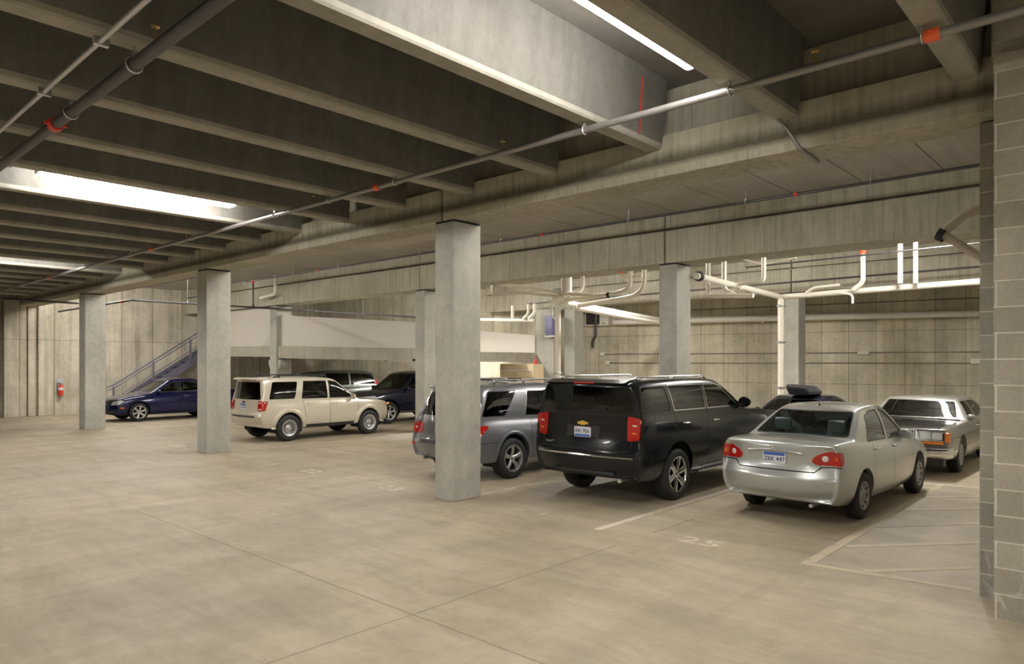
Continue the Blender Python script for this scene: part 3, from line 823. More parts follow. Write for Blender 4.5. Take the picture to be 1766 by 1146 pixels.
def plate(root, org, right, up, txt, state_blue='bottom', size=(0.305, 0.152), ink=None):
    """licence plate: board, blue band, characters"""
    o_ = Vector(org); r = Vector(right).normalized(); u = Vector(up).normalized(); n_ = r.cross(u)
    def fr(a, b, c): return o_+r*a+u*b+n_*c
    bm = bmesh.new(); W, Hh = size
    prism(bm, rounded([(-W/2, -Hh/2), (W/2, -Hh/2), (W/2, Hh/2), (-W/2, Hh/2)], .02, 3), -0.006, 0.004, fr)
    p_ = mesh_obj('licence_plate', bm, M['plate'], root)
    bm = bmesh.new()
    y0, y1 = (-Hh/2+.006, -Hh/2+.04) if state_blue == 'bottom' else (Hh/2-.045, Hh/2-.006)
    prism(bm, [(-W/2+.012, y0), (W/2-.012, y0), (W/2-.012, y1), (-W/2+.012, y1)], 0.004, 0.0055, fr)
    mesh_obj('plate_band', bm, M['plate_blue'], p_)
    text_mesh('plate_text', txt, 0.078, ink or M['ink'], p_, (fr(0, 0.012 if state_blue == 'bottom' else -0.018, 0.0055), r, u), 0.001, bold=0.001)
    return p_
def surf(body, org, d):
    """hit the car skin from outside: returns point and normal in car space"""
    h = SKIN[body.name].ray_cast(Vector(org), Vector(d)); return h[0], h[1]
def flare(root, body, S, x, cz, r, wd, out, mat, name='fender_flare'):
    for s in (1, -1):
        bm = bmesh.new(); prev = None
        for k in range(37):
            a_ = -0.04+(pi+0.08)*k/36; ring = []
            for rr, oo in ((r-.004, -.05), (r-.004, out*.7), (r+wd*.35, out), (r+wd*.75, out*.7), (r+wd, .002)):
                px, pz = x+rr*cos(a_), cz+rr*sin(a_)
                h, n_ = surf(body, (px if True else 0, s*2.0, max(pz, S.get('sill', .3))), (0, -s, 0))
                h2, _ = surf(body, (x+(r+wd)*cos(a_), s*2.0, max(cz+(r+wd)*sin(a_), S.get('sill', .3))), (0, -s, 0))
                yy = abs((h2 or Vector((0, S['w'], 0))).y)
                if h is not None and rr > r+.01: yy = abs(h.y)
                ring.append(bm.verts.new((px, s*(yy+oo), pz)))
            if prev:
                for q_ in range(4):
                    f = (prev[q_], ring[q_], ring[q_+1], prev[q_+1]) if s > 0 else (prev[q_], prev[q_+1], ring[q_+1], ring[q_])
                    bm.faces.new(f)
            prev = ring
        bmesh.ops.recalc_face_normals(bm, faces=bm.faces[:])
        mesh_obj(name, bm, mat, root, True, autos=60)

# --------------------------------------------------------------- silver compact sedan
def corolla():
    S = dict(scale=(.975,)*3, w=0.825, lv=3, paint=P['silver'], R=0.315, rim=0.19, ty=0.81, tw=0.195, spokes=(7, 'cover'), rimmat=M['alloy_dark'],
        st=[(-2.265, .34, .99, .76, .03), (-2.16, .29, 1.045, .805, .035), (-1.80, .24, 1.06, .825, .04), (-1.42, .22, 1.05, .83, .05), (-.90, .21, 1.0, .83), (-.25, .21, .965, .83),
            (.40, .21, .945, .85), (.95, .21, .95, .82, .05), (1.35, .22, .90, .81, .06), (1.825, .24, .80, .80, .06), (2.15, .27, .70, .74, .05), (2.265, .33, .62, .62, .03)],
        cab=(3, 7), roof=[(-.78, 1.40, .56), (-.55, 1.44, .58), (-.12, 1.455, .59), (.20, 1.44, .585), (.36, 1.40, .57)],
        rx=[.10, .0, -.01, .075, .05, .05], fx=[.05, 0, .0, .02, .04, .10], endcurve=.17, frontcurve=.34, bow=.10, bumpcrease=(2,),
        arches=[(-1.225, .33, .355), (1.375, .33, .355)],
        seatmat=M['seat'], rowsx=[(0.1, (0.36, -0.36), 1), (-0.75, (0.0,), 3)], dash=(.80, .95))
    g = []
    g.append((1, [(-.005, .30), (.003, .30), (.003, .95), (-.005, .95)], 'S', .2))
    g.append((1, [(.90, .30), (.908, .30), (.985, .90), (.977, .90)], 'S', .2))
    g.append((1, [(-.85, .62), (-.842, .62), (-.80, .97), (-.808, .97)], 'S', .2))
    g.append((1, [(-.80, .30), (-.79, .30), (-.85, .62), (-.86, .62)], 'S', .2))
    # rear: bumper seam steps up to the lamps, trunk sides, lid edge over the plate
    g.append((1, [(-.50, .685), (.50, .685), (.50, .700), (-.50, .700)], 'B', .2))
    for s in (1, -1):
        g.append((1, [(s*.50, .685), (s*.50, .70), (s*.58, .775), (s*.585, .755)], 'B', .2))
        g.append((1, [(s*.585, .755), (s*.585, .77), (s*.83, .775), (s*.83, .762)], 'B', .1))
        g.append((1, [(s*.555, .76), (s*.563, .76), (s*.575, .83), (s*.567, .83)], 'B', .2))
    S['skin'] = g
    pn = []
    pn.append(('windscreen', G['clear'], rounded([(-.66, 1.02), (.66, 1.02), (.52, 1.40), (-.52, 1.40)], .05), 'F', .15, 0, 3))
    pn.append(('window_rear', G['clear'], rounded([(-.655, 1.085), (.655, 1.085), (.53, 1.405), (-.53, 1.405)], .05), 'B', .12, 0, 3))
    pn.append(('window_front_door', G['clear'], rounded([(-.06, .985), (.74, .975), (.64, 1.07), (.26, 1.345), (.06, 1.41), (-.06, 1.415)], .03), 'S', .3, 0, 3))
    pn.append(('window_rear_door', G['clear'], rounded([(-.13, .988), (-.13, 1.415), (-.45, 1.405), (-.70, 1.34), (-.93, 1.06), (-.95, 1.01)], .03), 'S', .3, 0, 3))
    for s in (1, -1):
        d = frame_dir((-1, s*0.55, 0)); u = d[0]
        def pu(y, x): return Vector((x, s*y, 0)).dot(u)
        o1, o2 = pu(.52, -2.26), pu(.825, -2.02)
        L = sorted([o1, o2]); a, b = o1, o2
        ol = [(a, .845), (a+(b-a)*.12, .79), (a+(b-a)*.95, .785), (b, .86), (a+(b-a)*.97, .955), (a+(b-a)*.52, .965), (a+(b-a)*.16, .915)]
        pn.append(('tail_light', M['tail'], rounded(ol, .03, 4), d, .1, .008, 0))
    S['panels'] = pn
    r, b = car(S, (-3.56, 11.12), pi/2-radians(1.8), 'silver compact sedan with red tail lights, second from right, rear towards us')
    for s in (1, -1):
        d = Vector((-1, s*.55, 0)).normalized()
        for nm, mt, yy, zz, rr in (('reversing_lamp', M['tail_white'], .615, .872, .040), ('indicator_lens', M['tail_amber'], .745, .875, .036)):
            h, n_ = surf(b, (-3.0, s*yy, zz), (1, 0, 0))
            if h is None: h, n_ = Vector((-2.2, s*yy, zz)), d
            h = Vector((-2.262+.17*(yy/.83)**3*1.05+0.0, s*yy, zz)) if n_ is None else h
            q_ = n_.to_track_quat('Z', 'Y').to_matrix().to_4x4()
            bm = bmesh.new(); lathe(bm, [(0, .016), (rr*.6, .014), (rr, .009), (rr, -.01)], 18, Matrix.Translation(h) @ q_)
            mesh_obj(nm, bm, mt, r, True)
    # plate recess, garnish bar and badge
    h, _ = surf(b, (-3, 0, .83), (1, 0, 0)); xb = h.x
    plate(r, (xb-.015, 0, .845), (0, -1, 0), (0, 0, 1), 'ZBK 447', 'top')
    one('trunk_garnish', P['silver'], lambda bm: tube(bm, [(xb-.015, .36, .925), (xb-.04, .2, .945), (xb-.045, 0, .95), (xb-.04, -.2, .945), (xb-.015, -.36, .925)], .014, 8), r, smooth=True)
    def emb(bm):
        for rx_, rz_ in ((.05, .033), (.018, .030), (.035, .013)):
            tube(bm, [(xb-.058, rx_*cos(2*pi*k/20), .975+(.012 if rx_ == .035 else 0)+rz_*sin(2*pi*k/20)) for k in range(21)], .0045, 6, False)
    one('emblem', M['silver_badge'], emb, r, smooth=True)
    text_mesh('model_badge', 'COROLLA', .038, M['silver_badge'], r, (surf(b, (-3, .62, 1.005), (1, 0, 0))[0]+Vector((-.004, 0, 0)), (0, -1, 0), (0, 0, 1)), .002)
    text_mesh('model_badge', 'LE', .038, M['silver_badge'], r, (surf(b, (-3, -.62, 1.005), (1, 0, 0))[0]+Vector((-.004, 0, 0)), (0, -1, 0), (0, 0, 1)), .002)
    ride(r, b, S, P['silver'], y=.715, x=.60, z=1.01, size=(.09,.10,.07))
    handle(r, [(-.70, .81, .90), (.12, .817, .88)], P['silver'])
    one('antenna', M['black'], lambda bm: (tube(bm, [(-.66, 0, 1.46), (-.72, 0, 1.60)], .004, 6), lathe(bm, [(0, .03), (.015, .02), (.03, 0)], 10, Matrix.Translation((-.66, 0, 1.465)))), r)
    one('exhaust', M['galv'], lambda bm: tube(bm, [(-1.8, -.45, .26), (-2.15, -.45, .26)], .025, 10), r)
    one('parcel_shelf', M['seat'], lambda bm: box(bm, (-1.4, -.62, .98), (-.98, .62, 1.0)), r)
    one('brake_light', M['tail'], lambda bm: box(bm, (-1.32, -.12, 1.0), (-1.27, .12, 1.04)), r)
    return r
corolla()

# --------------------------------------------------------------- black full-size SUV
def big_suv():
    S = dict(scale=(.965,)*3, w=1.02, lv=3, paint=P['black'], R=0.40, rim=0.275, ty=1.0, tw=0.27, spokes=(6, 'fat'), rimmat=M['chrome'],
        st=[(-2.56, .44, 1.32, .96, .01), (-2.47, .40, 1.33, 1.01), (-2.10, .36, 1.33, 1.02), (-1.39, .34, 1.325, 1.02), (-.65, .34, 1.31, 1.02), (.10, .34, 1.30, 1.02),
            (.75, .34, 1.29, 1.015), (1.12, .34, 1.29, 1.01, .04), (1.60, .36, 1.27, 1.0, .05), (2.15, .40, 1.22, .98, .05), (2.45, .46, 1.12, .92, .03), (2.56, .52, 1.02, .82)],
        cab=(0, 7), roof=[(-2.42, 1.79, .80), (-2.30, 1.825, .82), (-2.0, 1.835, .835), (-1.35, 1.845, .84), (-.65, 1.845, .84), (-.15, 1.835, .83), (.18, 1.81, .82), (.36, 1.77, .80)],
        rows=[(0, .90), (.14, .965), (.38, 1.0), (.62, .995), (.88, .98), (1.0, .945)],
        rx=[.08, .02, -.02, .05, .055, .06], fx=[.04, 0, .0, .0, .04, .10], endcurve=.13, frontcurve=.25, bow=.06, bumpcrease=(2,), crease=.5, rcrown=.03,
        arches=[(-1.39, .44, .47), (1.556, .44, .47)], rowsx=[(0.15, (0.42, -0.42), 1), (-0.80, (0.45, -.45), 1), (-1.6, (0,), 3)], seatz=.85, dash=(.95, 1.22))
    S['skin'] = [(1, [(-2.05, 1.0), (-2.04, 1.0), (-2.04, 1.34), (-2.05, 1.34)], 'S', .2), (1, [(-.80, .50), (-.79, .50), (-.88, .66), (-.89, .66)], 'S', .2),
        (1, [(-1.40, .95), (-1.39, .95), (-1.45, 1.33), (-1.46, 1.33)], 'S', .2), (1, [(-.40, .40), (-.39, .40), (-.39, 1.33), (-.40, 1.33)], 'S', .2),
        (1, [(1.06, .40), (1.07, .40), (1.12, 1.27), (1.11, 1.27)], 'S', .2), (1, [(-.72, .47), (1.06, .47), (1.06, .455), (-.72, .455)], 'S', .1),
        (1, [(-.82, .82), (-.81, .82), (-.83, 1.34), (-.84, 1.34)], 'B', .1), (1, [(.82, .82), (.81, .82), (.83, 1.34), (.84, 1.34)], 'B', .1), (1, [(-.82, .835), (.82, .835), (.82, .82), (-.82, .82)], 'B', .1),
        (1, [(-.50, .925), (.50, .925), (.50, .915), (-.50, .915)], 'B', .1), (1, [(-.60, 1.22), (.60, 1.22), (.60, 1.212), (-.60, 1.212)], 'B', .1)]
    S['panels'] = [('windscreen', G['clear'], rounded([(-.84, 1.36), (.84, 1.36), (.74, 1.76), (-.74, 1.76)], .05), 'F', .12, 0, 3),
        ('window_rear', G['dark'], rounded([(-.84, 1.385), (.84, 1.385), (.76, 1.755), (-.76, 1.755)], .07), 'B', .12, 0, 0),
        ('window_quarter', G['dark'], rounded([(-2.33, 1.385), (-1.55, 1.385), (-1.62, 1.77), (-2.27, 1.76)], .05), 'S', .2, 0, 3),
        ('window_rear_door', G['dark'], rounded([(-1.45, 1.375), (-.43, 1.365), (-.43, 1.765), (-1.52, 1.775)], .03), 'S', .2, 0, 4),
        ('window_front_door', G['green'], rounded([(-.37, 1.365), (.90, 1.36), (.76, 1.47), (.36, 1.715), (.10, 1.76), (-.37, 1.765)], .03), 'S', .2, 0, 4)]
    for s in (1, -1):
        d = frame_dir((-1, s*0.6, 0)); u = d[0]
        pu = lambda y, x: Vector((x, s*y, 0)).dot(u)
        a, b = pu(.82, -2.55), pu(.985, -2.44)
        S['panels'].append(('tail_light', M['tail'], rounded([(a, .97), (b-.02*(1 if b > a else -1), .99), (b, 1.30), (a+.01, 1.335)], .03, 3), d, .1, .012, 0))
    r, b = car(S, (-6.20, 10.74), pi/2, 'large black SUV parked rear towards us, right of the grey SUV', 'car')
    for s in (1, -1):
        for zz in (1.09, 1.20):
            h, _ = surf(b, (-4, s*.85, zz), (1, 0, 0))
            if h: one('lamp_divider', M['tail_white'] if zz > 1.15 else M['tail_amber'], lambda bm: box(bm, (h.x-.018, h.y-.045, zz-.012), (h.x, h.y+.045, zz+.012), .004), r)
    xr_ = lambda y, z: surf(b, (-4, y, z), (1, 0, 0))[0].x
    one('brake_light', M['tail'], lambda bm: box(bm, (xr_(0, 1.80)-.03, -.19, 1.80), (xr_(0, 1.80)+.04, .19, 1.825), .006), r)
    one('rear_spoiler', P['black'], lambda bm: prism(bm, [(-2.50, 1.815), (-2.46, 1.79), (-2.2, 1.80), (-2.1, 1.865), (-2.3, 1.865)], -.72, .72), r)
    plate(r, (xr_(0, 1.07)-.012, 0, 1.07), (0, -1, 0), (0, 0, 1), 'E41 926', 'bottom')
    one('plate_recess', M['trim'], lambda bm: box(bm, (xr_(0, 1.07)-.004, -.30, .96), (xr_(0, 1.07)+.02, .30, 1.165), .01), r)
    xb = xr_(0, 1.20)
    one('emblem', M['gold'], lambda bm: prism(bm, [(-.10, 1.185), (-.045, 1.185), (-.04, 1.172), (.04, 1.172), (.045, 1.185), (.10, 1.185), (.085, 1.222), (.04, 1.222), (.035, 1.235), (-.035, 1.235), (-.04, 1.222), (-.085, 1.222)],
        xb-.014, xb+.0, lambda u, v, w_: Vector((w_, u, v))), r)
    def strip(bm):
        ys = [-.88+1.76*k/24 for k in range(25)]; P_ = []
        for y in ys:
            x = xr_(y, .735); P_.append((x-.022, y, .735))
        tube(bm, P_, .018, 8)
    one('bumper_strip', M['chrome'], strip, r, smooth=True)
    text_mesh('model_badge', 'TAHOE', .06, M['silver_badge'], r, ((xr_(.62, .885)-.004, .64, .885), (0, -1, 0), (0, 0, 1)), .002)
    rails(r, (-2.2, .05), .70, 1.90, M['chrome'], 3, .015, .045)
    ride(r, b, S, P['black'], y=.91, x=.90, z=1.42, size=(.07, .12, .095))
    handle(r, [(-1.15, 1.01, 1.18), (-.15, 1.01, 1.17)], M['chrome'])
    for s in (1, -1):
        one('running_board', M['chrome'], lambda bm: (box(bm, (-.85, s*.99-.07, .375), (1.0, s*.99+.07, .405), .012)), r)
    one('tow_bumper', M['trim'], lambda bm: box(bm, (-2.50, -.55, .44), (-2.3, .55, .50), .02), r)
    one('exhaust', M['galv'], lambda bm: tube(bm, [(-1.9, -.55, .40), (-2.42, -.60, .38)], .035, 10), r)
    one('headlight', M['head'], lambda bm: box(bm, (2.36, .62, .95), (2.5, .88, 1.08), .02), r)
    one('headlight', M['head'], lambda bm: box(bm, (2.36, -.88, .95), (2.5, -.62, 1.08), .02), r)
    one('wiper', M['trim'], lambda bm: tube(bm, [(xr_(0, 1.40)-.02, .02, 1.40), (xr_(-.3, 1.42)-.02, -.42, 1.43)], .008, 6), r)
    return r
big_suv()

# --------------------------------------------------------------- beige compact SUV
def compact_suv():
    S = dict(scale=(.96, .97, .97), w=0.90, lv=3, paint=P['beige'], R=0.355, rim=0.22, ty=0.90, tw=0.225, spokes=(16, 'slots'), rimmat=M['alloy'], sill=.34,
        st=[(-2.20, .44, 1.07, .84, .01), (-2.12, .40, 1.08, .885), (-1.80, .36, 1.08, .90), (-1.29, .33, 1.075, .90), (-.60, .32, 1.06, .90), (.10, .32, 1.05, .90),
            (.62, .32, 1.04, .90), (.98, .32, 1.045, .89, .04), (1.40, .34, 1.03, .885, .05), (1.85, .37, .98, .86, .05), (2.13, .42, .88, .80, .03), (2.22, .48, .78, .70)],
        cab=(0, 7), roof=[(-1.98, 1.62, .68), (-1.88, 1.655, .70), (-1.62, 1.67, .71), (-1.15, 1.68, .715), (-.55, 1.68, .715), (-.12, 1.67, .71), (.13, 1.64, .70), (.28, 1.59, .69)],
        rows=[(0, .92), (.14, .97), (.38, 1.0), (.62, .995), (.88, .975), (1.0, .935)],
        rx=[.08, .02, -.03, .05, .055, .06], fx=[.05, 0, .0, .0, .03, .09], endcurve=.13, frontcurve=.26, bow=.05, bumpcrease=(2,), crease=.5, rcrown=.03,
        arches=[(-1.29, .37, .405), (1.33, .37, .405)], rowsx=[(0.10, (0.36, -0.36), 1), (-0.80, (0.0,), 3)], seatz=.72, dash=(.85, 1.0))
    S['skin'] = [(3, [(-.88, .26), (.92, .26), (.92, .42), (-.88, .42)], 'S', -.2),
        (1, [(-.02, .42), (-.01, .42), (-.01, 1.08), (-.02, 1.08)], 'S', .2), (1, [(.90, .42), (.91, .42), (.96, 1.04), (.95, 1.04)], 'S', .2), (1, [(-.80, .62), (-.79, .62), (-.86, 1.08), (-.87, 1.08)], 'S', .2),
        (1, [(-.74, .72), (.74, .72), (.74, .71), (-.74, .71)], 'B', .1), (1, [(-.76, .71), (-.75, .71), (-.75, 1.10), (-.76, 1.10)], 'B', .1), (1, [(.76, .71), (.75, .71), (.75, 1.10), (.76, 1.10)], 'B', .1),
        (3, [(-.62, .655), (.62, .655), (.62, .70), (-.62, .70)], 'B', .1), (3, [(-.55, .50), (.55, .50), (.55, .80), (-.55, .80)], 'F', .1)]
    S['panels'] = [('windscreen', G['clear'], rounded([(-.72, 1.10), (.72, 1.10), (.63, 1.58), (-.63, 1.58)], .05), 'F', .12, 0, 3),
        ('window_rear', G['dark'], rounded([(-.72, 1.125), (.72, 1.125), (.62, 1.585), (-.62, 1.585)], .06), 'B', .12, 0, 0),
        ('window_quarter', G['dark'], rounded([(-1.86, 1.13), (-1.10, 1.13), (-.98, 1.585), (-1.72, 1.585)], .04), 'S', .2, 0, 0),
        ('window_rear_door', G['dark'], rounded([(-.90, 1.12), (-.07, 1.11), (-.07, 1.60), (-.80, 1.60)], .03), 'S', .2, 0, 3),
        ('window_front_door', G['green'], rounded([(-.01, 1.11), (.82, 1.10), (.70, 1.20), (.28, 1.55), (.10, 1.595), (-.01, 1.60)], .03), 'S', .2, 0, 3)]
    for s in (1, -1):
        d = frame_dir((-1, s*0.7, 0)); u = d[0]
        pu = lambda y, x: Vector((x, s*y, 0)).dot(u)
        a, b = pu(.72, -2.17), pu(.89, -1.96)
        S['panels'].append(('tail_light', M['tail'], rounded([(a, .83), (b-.02, .84), (b, 1.075), (a, 1.09)], .03, 3), d, .1, .010, 0))
        S['panels'].append(('headlight', M['head'], rounded([(s*.48, .82), (s*.82, .84), (s*.80, .98), (s*.50, .95)][::s], .02, 2), 'F', .1, .006, 0))
    th = 0.0
    r, b = car(S, (-17.45, 10.85), pi/2-th, 'beige compact SUV seen from its right rear, right of the middle column', 'car')
    flare(r, b, S, -1.29, .37, .405, .12, .028, P['beige']); flare(r, b, S, 1.33, .37, .405, .12, .028, P['beige'])
    xr_ = lambda y, z: surf(b, (-4, y, z), (1, 0, 0))[0].x
    for s in (1, -1):
        h, n_ = surf(b, (-4, s*.80, .955), (1, -s*.0, 0))
        if h:
            q_ = Vector((-1, s*.7, 0)).to_track_quat('X', 'Z').to_matrix().to_4x4()
            for (z0, z1) in ((.865, .89), (1.03, 1.055)):
                bm = bmesh.new(); box(bm, (-.012, -.10, z0-.955), (.016, .10, z1-.955), .004); bmesh.ops.transform(bm, matrix=Matrix.Translation(h) @ q_, verts=bm.verts)
                mesh_obj('reversing_lamp', bm, M['tail_white'], r)
    plate(r, (xr_(0, .93)-.01, 0, .93), (0, -1, 0), (0, 0, 1), 'L25 608', 'top')
    one('brake_light', M['tail'], lambda bm: box(bm, (-2.12, -.16, 1.625), (-1.98, .16, 1.65), .006), r)
    one('rear_spoiler', P['beige'], lambda bm: prism(bm, rounded([(-2.14, 1.66), (-2.10, 1.635), (-1.85, 1.64), (-1.75, 1.69), (-2.0, 1.70)], .01, 2), -.62, .62), r)
    rails(r, (-1.6, .05), .60, 1.755, M['trim'], 2, .017, .05)
    one('roof_crossbar', M['trim'], lambda bm: tube(bm, [(-.25, -.6, 1.745), (-.25, .6, 1.745)], .014, 8), r)
    ride(r, b, S, P['beige'], y=.82, x=.72, z=1.13, size=(.08, .11, .085))
    handle(r, [(-.66, .905, .985), (.14, .905, .98)], P['beige'])
    one('rear_wiper', M['trim'], lambda bm: tube(bm, [(xr_(0, 1.14)-.02, 0, 1.14), (xr_(-.3, 1.2)-.02, -.34, 1.20)], .008, 6), r)
    one('emblem', P['blue'], lambda bm: lathe(bm, [(0, .012), (.05, .010), (.055, 0)], 20, Matrix.Translation((xr_(0, 1.05), 0, 1.05)) @ Matrix.Rotation(-pi/2, 4, 'Y') @ Matrix.Diagonal((.5, 1.2, 1, 1))), r)
    for s in (1, -1): one('side_marker', M['tail_amber'], lambda bm: box(bm, (1.93, s*.855-.03, .84), (2.05, s*.855+.0+.012, .90), .006), r)
    return r
compact_suv()

# --------------------------------------------------------------- grey luxury SUV behind the nearest column
def grey_suv():
    S = dict(scale=(.965,)*3, w=0.955, lv=3, paint=P['grey'], R=0.37, rim=0.245, ty=0.94, tw=0.255, spokes=(5, 'taper'), rimmat=M['alloy'], sill=.4,
        st=[(-2.39, .40, 1.02, .87, .01), (-2.28, .36, 1.06, .935), (-1.95, .33, 1.085, .955), (-1.395, .32, 1.08, .955), (-.70, .32, 1.06, .95), (.05, .32, 1.04, .95),
            (.72, .32, 1.02, .945), (1.10, .32, 1.02, .94, .05), (1.52, .33, .99, .93, .06), (1.98, .36, .93, .90, .06), (2.28, .42, .82, .83, .04), (2.39, .48, .72, .72)],
        cab=(0, 7), roof=[(-1.98, 1.60, .66), (-1.85, 1.66, .69), (-1.60, 1.69, .71), (-1.15, 1.705, .72), (-.60, 1.71, .725), (-.12, 1.70, .72), (.20, 1.66, .71), (.40, 1.60, .69)],
        rows=[(0, .92), (.14, .97), (.36, 1.0), (.62, .99), (.86, .95), (1.0, .90)],
        rx=[.06, .0, -.03, .05, .06, .08], fx=[.05, 0, .0, .0, .04, .10], endcurve=.17, frontcurve=.30, bow=.06, bumpcrease=(2,), crease=.4,
        arches=[(-1.395, .39, .435), (1.52, .39, .435)], rowsx=[(0.10, (0.38, -0.38), 1), (-0.80, (0.0,), 3)], seatz=.75, dash=(.95, .98))
    S['skin'] = [(1, [(-.03, .40), (-.02, .40), (-.02, 1.05), (-.03, 1.05)], 'S', .2), (1, [(-.92, .66), (-.91, .66), (-.83, 1.08), (-.84, 1.08)], 'S', .2),
        (1, [(-2.3, .705), (-1.83, .70), (-1.83, .69), (-2.3, .695)], 'S', .1), (1, [(-.70, .74), (.70, .74), (.70, .73), (-.70, .73)], 'B', .1),
        (3, [(-.62, .64), (.62, .64), (.62, .70), (-.62, .70)], 'B', .1)]
    S['panels'] = [('windscreen', G['clear'], rounded([(-.76, 1.10), (.76, 1.10), (.64, 1.60), (-.64, 1.60)], .05), 'F', .12, 0, 3),
        ('window_rear', G['dark'], rounded([(-.74, 1.14), (.74, 1.14), (.62, 1.56), (-.62, 1.56)], .06), 'B', .12, 0, 0),
        ('window_quarter', G['dark'], rounded([(-2.12, 1.15), (-1.55, 1.14), (-1.14, 1.60), (-1.86, 1.60)], .04), 'S', .2, 0, 3),
        ('window_rear_door', G['mid'], rounded([(-.98, 1.13), (-.08, 1.10), (-.08, 1.61), (-.85, 1.62)], .03), 'S', .2, 0, 4),
        ('window_front_door', G['mid'], rounded([(-.02, 1.10), (.90, 1.07), (.74, 1.2), (.34, 1.56), (.10, 1.61), (-.02, 1.61)], .03), 'S', .2, 0, 4)]
    for s in (1, -1):
        d = frame_dir((-1, s*0.8, 0)); u = d[0]
        pu = lambda y, x: Vector((x, s*y, 0)).dot(u)
        a, b = pu(.66, -2.36), pu(.93, -2.05)
        S['panels'].append(('tail_light', M['tail'], rounded([(a, .80), (a+(b-a)*.6, .79), (b, .97), (b-(b-a)*.1, 1.005), (a, .99)], .03, 3), d, .1, .010, 0))
    r, b = car(S, (-9.24, 10.52), pi/2, 'metallic grey SUV parked partly behind the nearest column, left of the black SUV', 'car')
    flare(r, b, S, -1.395, .39, .435, .06, .015, P['grey']); flare(r, b, S, 1.52, .39, .435, .06, .015, P['grey'])
    for s in (1, -1):
        h, n_ = surf(b, (-4, s*.84, .90), (1, 0, 0))
        if h:
            q_ = Vector((-1, s*.8, 0)).to_track_quat('X', 'Z').to_matrix().to_4x4()
            bm = bmesh.new(); box(bm, (-.012, -.09, -.02), (.014, .09, .02), .006); bmesh.ops.transform(bm, matrix=Matrix.Translation(h) @ q_, verts=bm.verts)
            mesh_obj('reversing_lamp', bm, M['tail_white'], r)
            one('reflector', M['tail'], lambda bm: box(bm, (surf(b, (-4, s*.78, .60), (1, 0, 0))[0].x-.008, s*.78-.09, .585), (surf(b, (-4, s*.78, .60), (1, 0, 0))[0].x+.02, s*.78+.09, .615), .005), r)
    rails(r, (-1.75, .20), .62, 1.79, M['alloy_dark'], 3, .016, .06)
    one('roof_crossbar', M['trim'], lambda bm: box(bm, (-1.03, -.63, 1.76), (-.97, .63, 1.79), .01), r)
    ride(r, b, S, P['grey'], y=.84, x=.80, z=1.12, size=(.09, .11, .08))
    handle(r, [(-.70, .955, .96), (.12, .95, .95)], P['grey'])
    xr_ = lambda y, z: surf(b, (-4, y, z), (1, 0, 0))[0].x
    plate(r, (xr_(0, .88)-.01, 0, .88), (0, -1, 0), (0, 0, 1), 'R74 113', 'top')
    one('exhaust', M['chrome'], lambda bm: tube(bm, [(-2.0, .5, .36), (-2.34, .5, .35)], .035, 10), r)
    one('exhaust', M['chrome'], lambda bm: tube(bm, [(-2.0, -.5, .36), (-2.34, -.5, .35)], .035, 10), r)
    one('rear_spoiler', P['grey'], lambda bm: prism(bm, rounded([(-2.10, 1.655), (-2.06, 1.63), (-1.85, 1.64), (-1.75, 1.70), (-1.95, 1.705)], .01, 2), -.60, .60), r)
    return r
grey_suv()

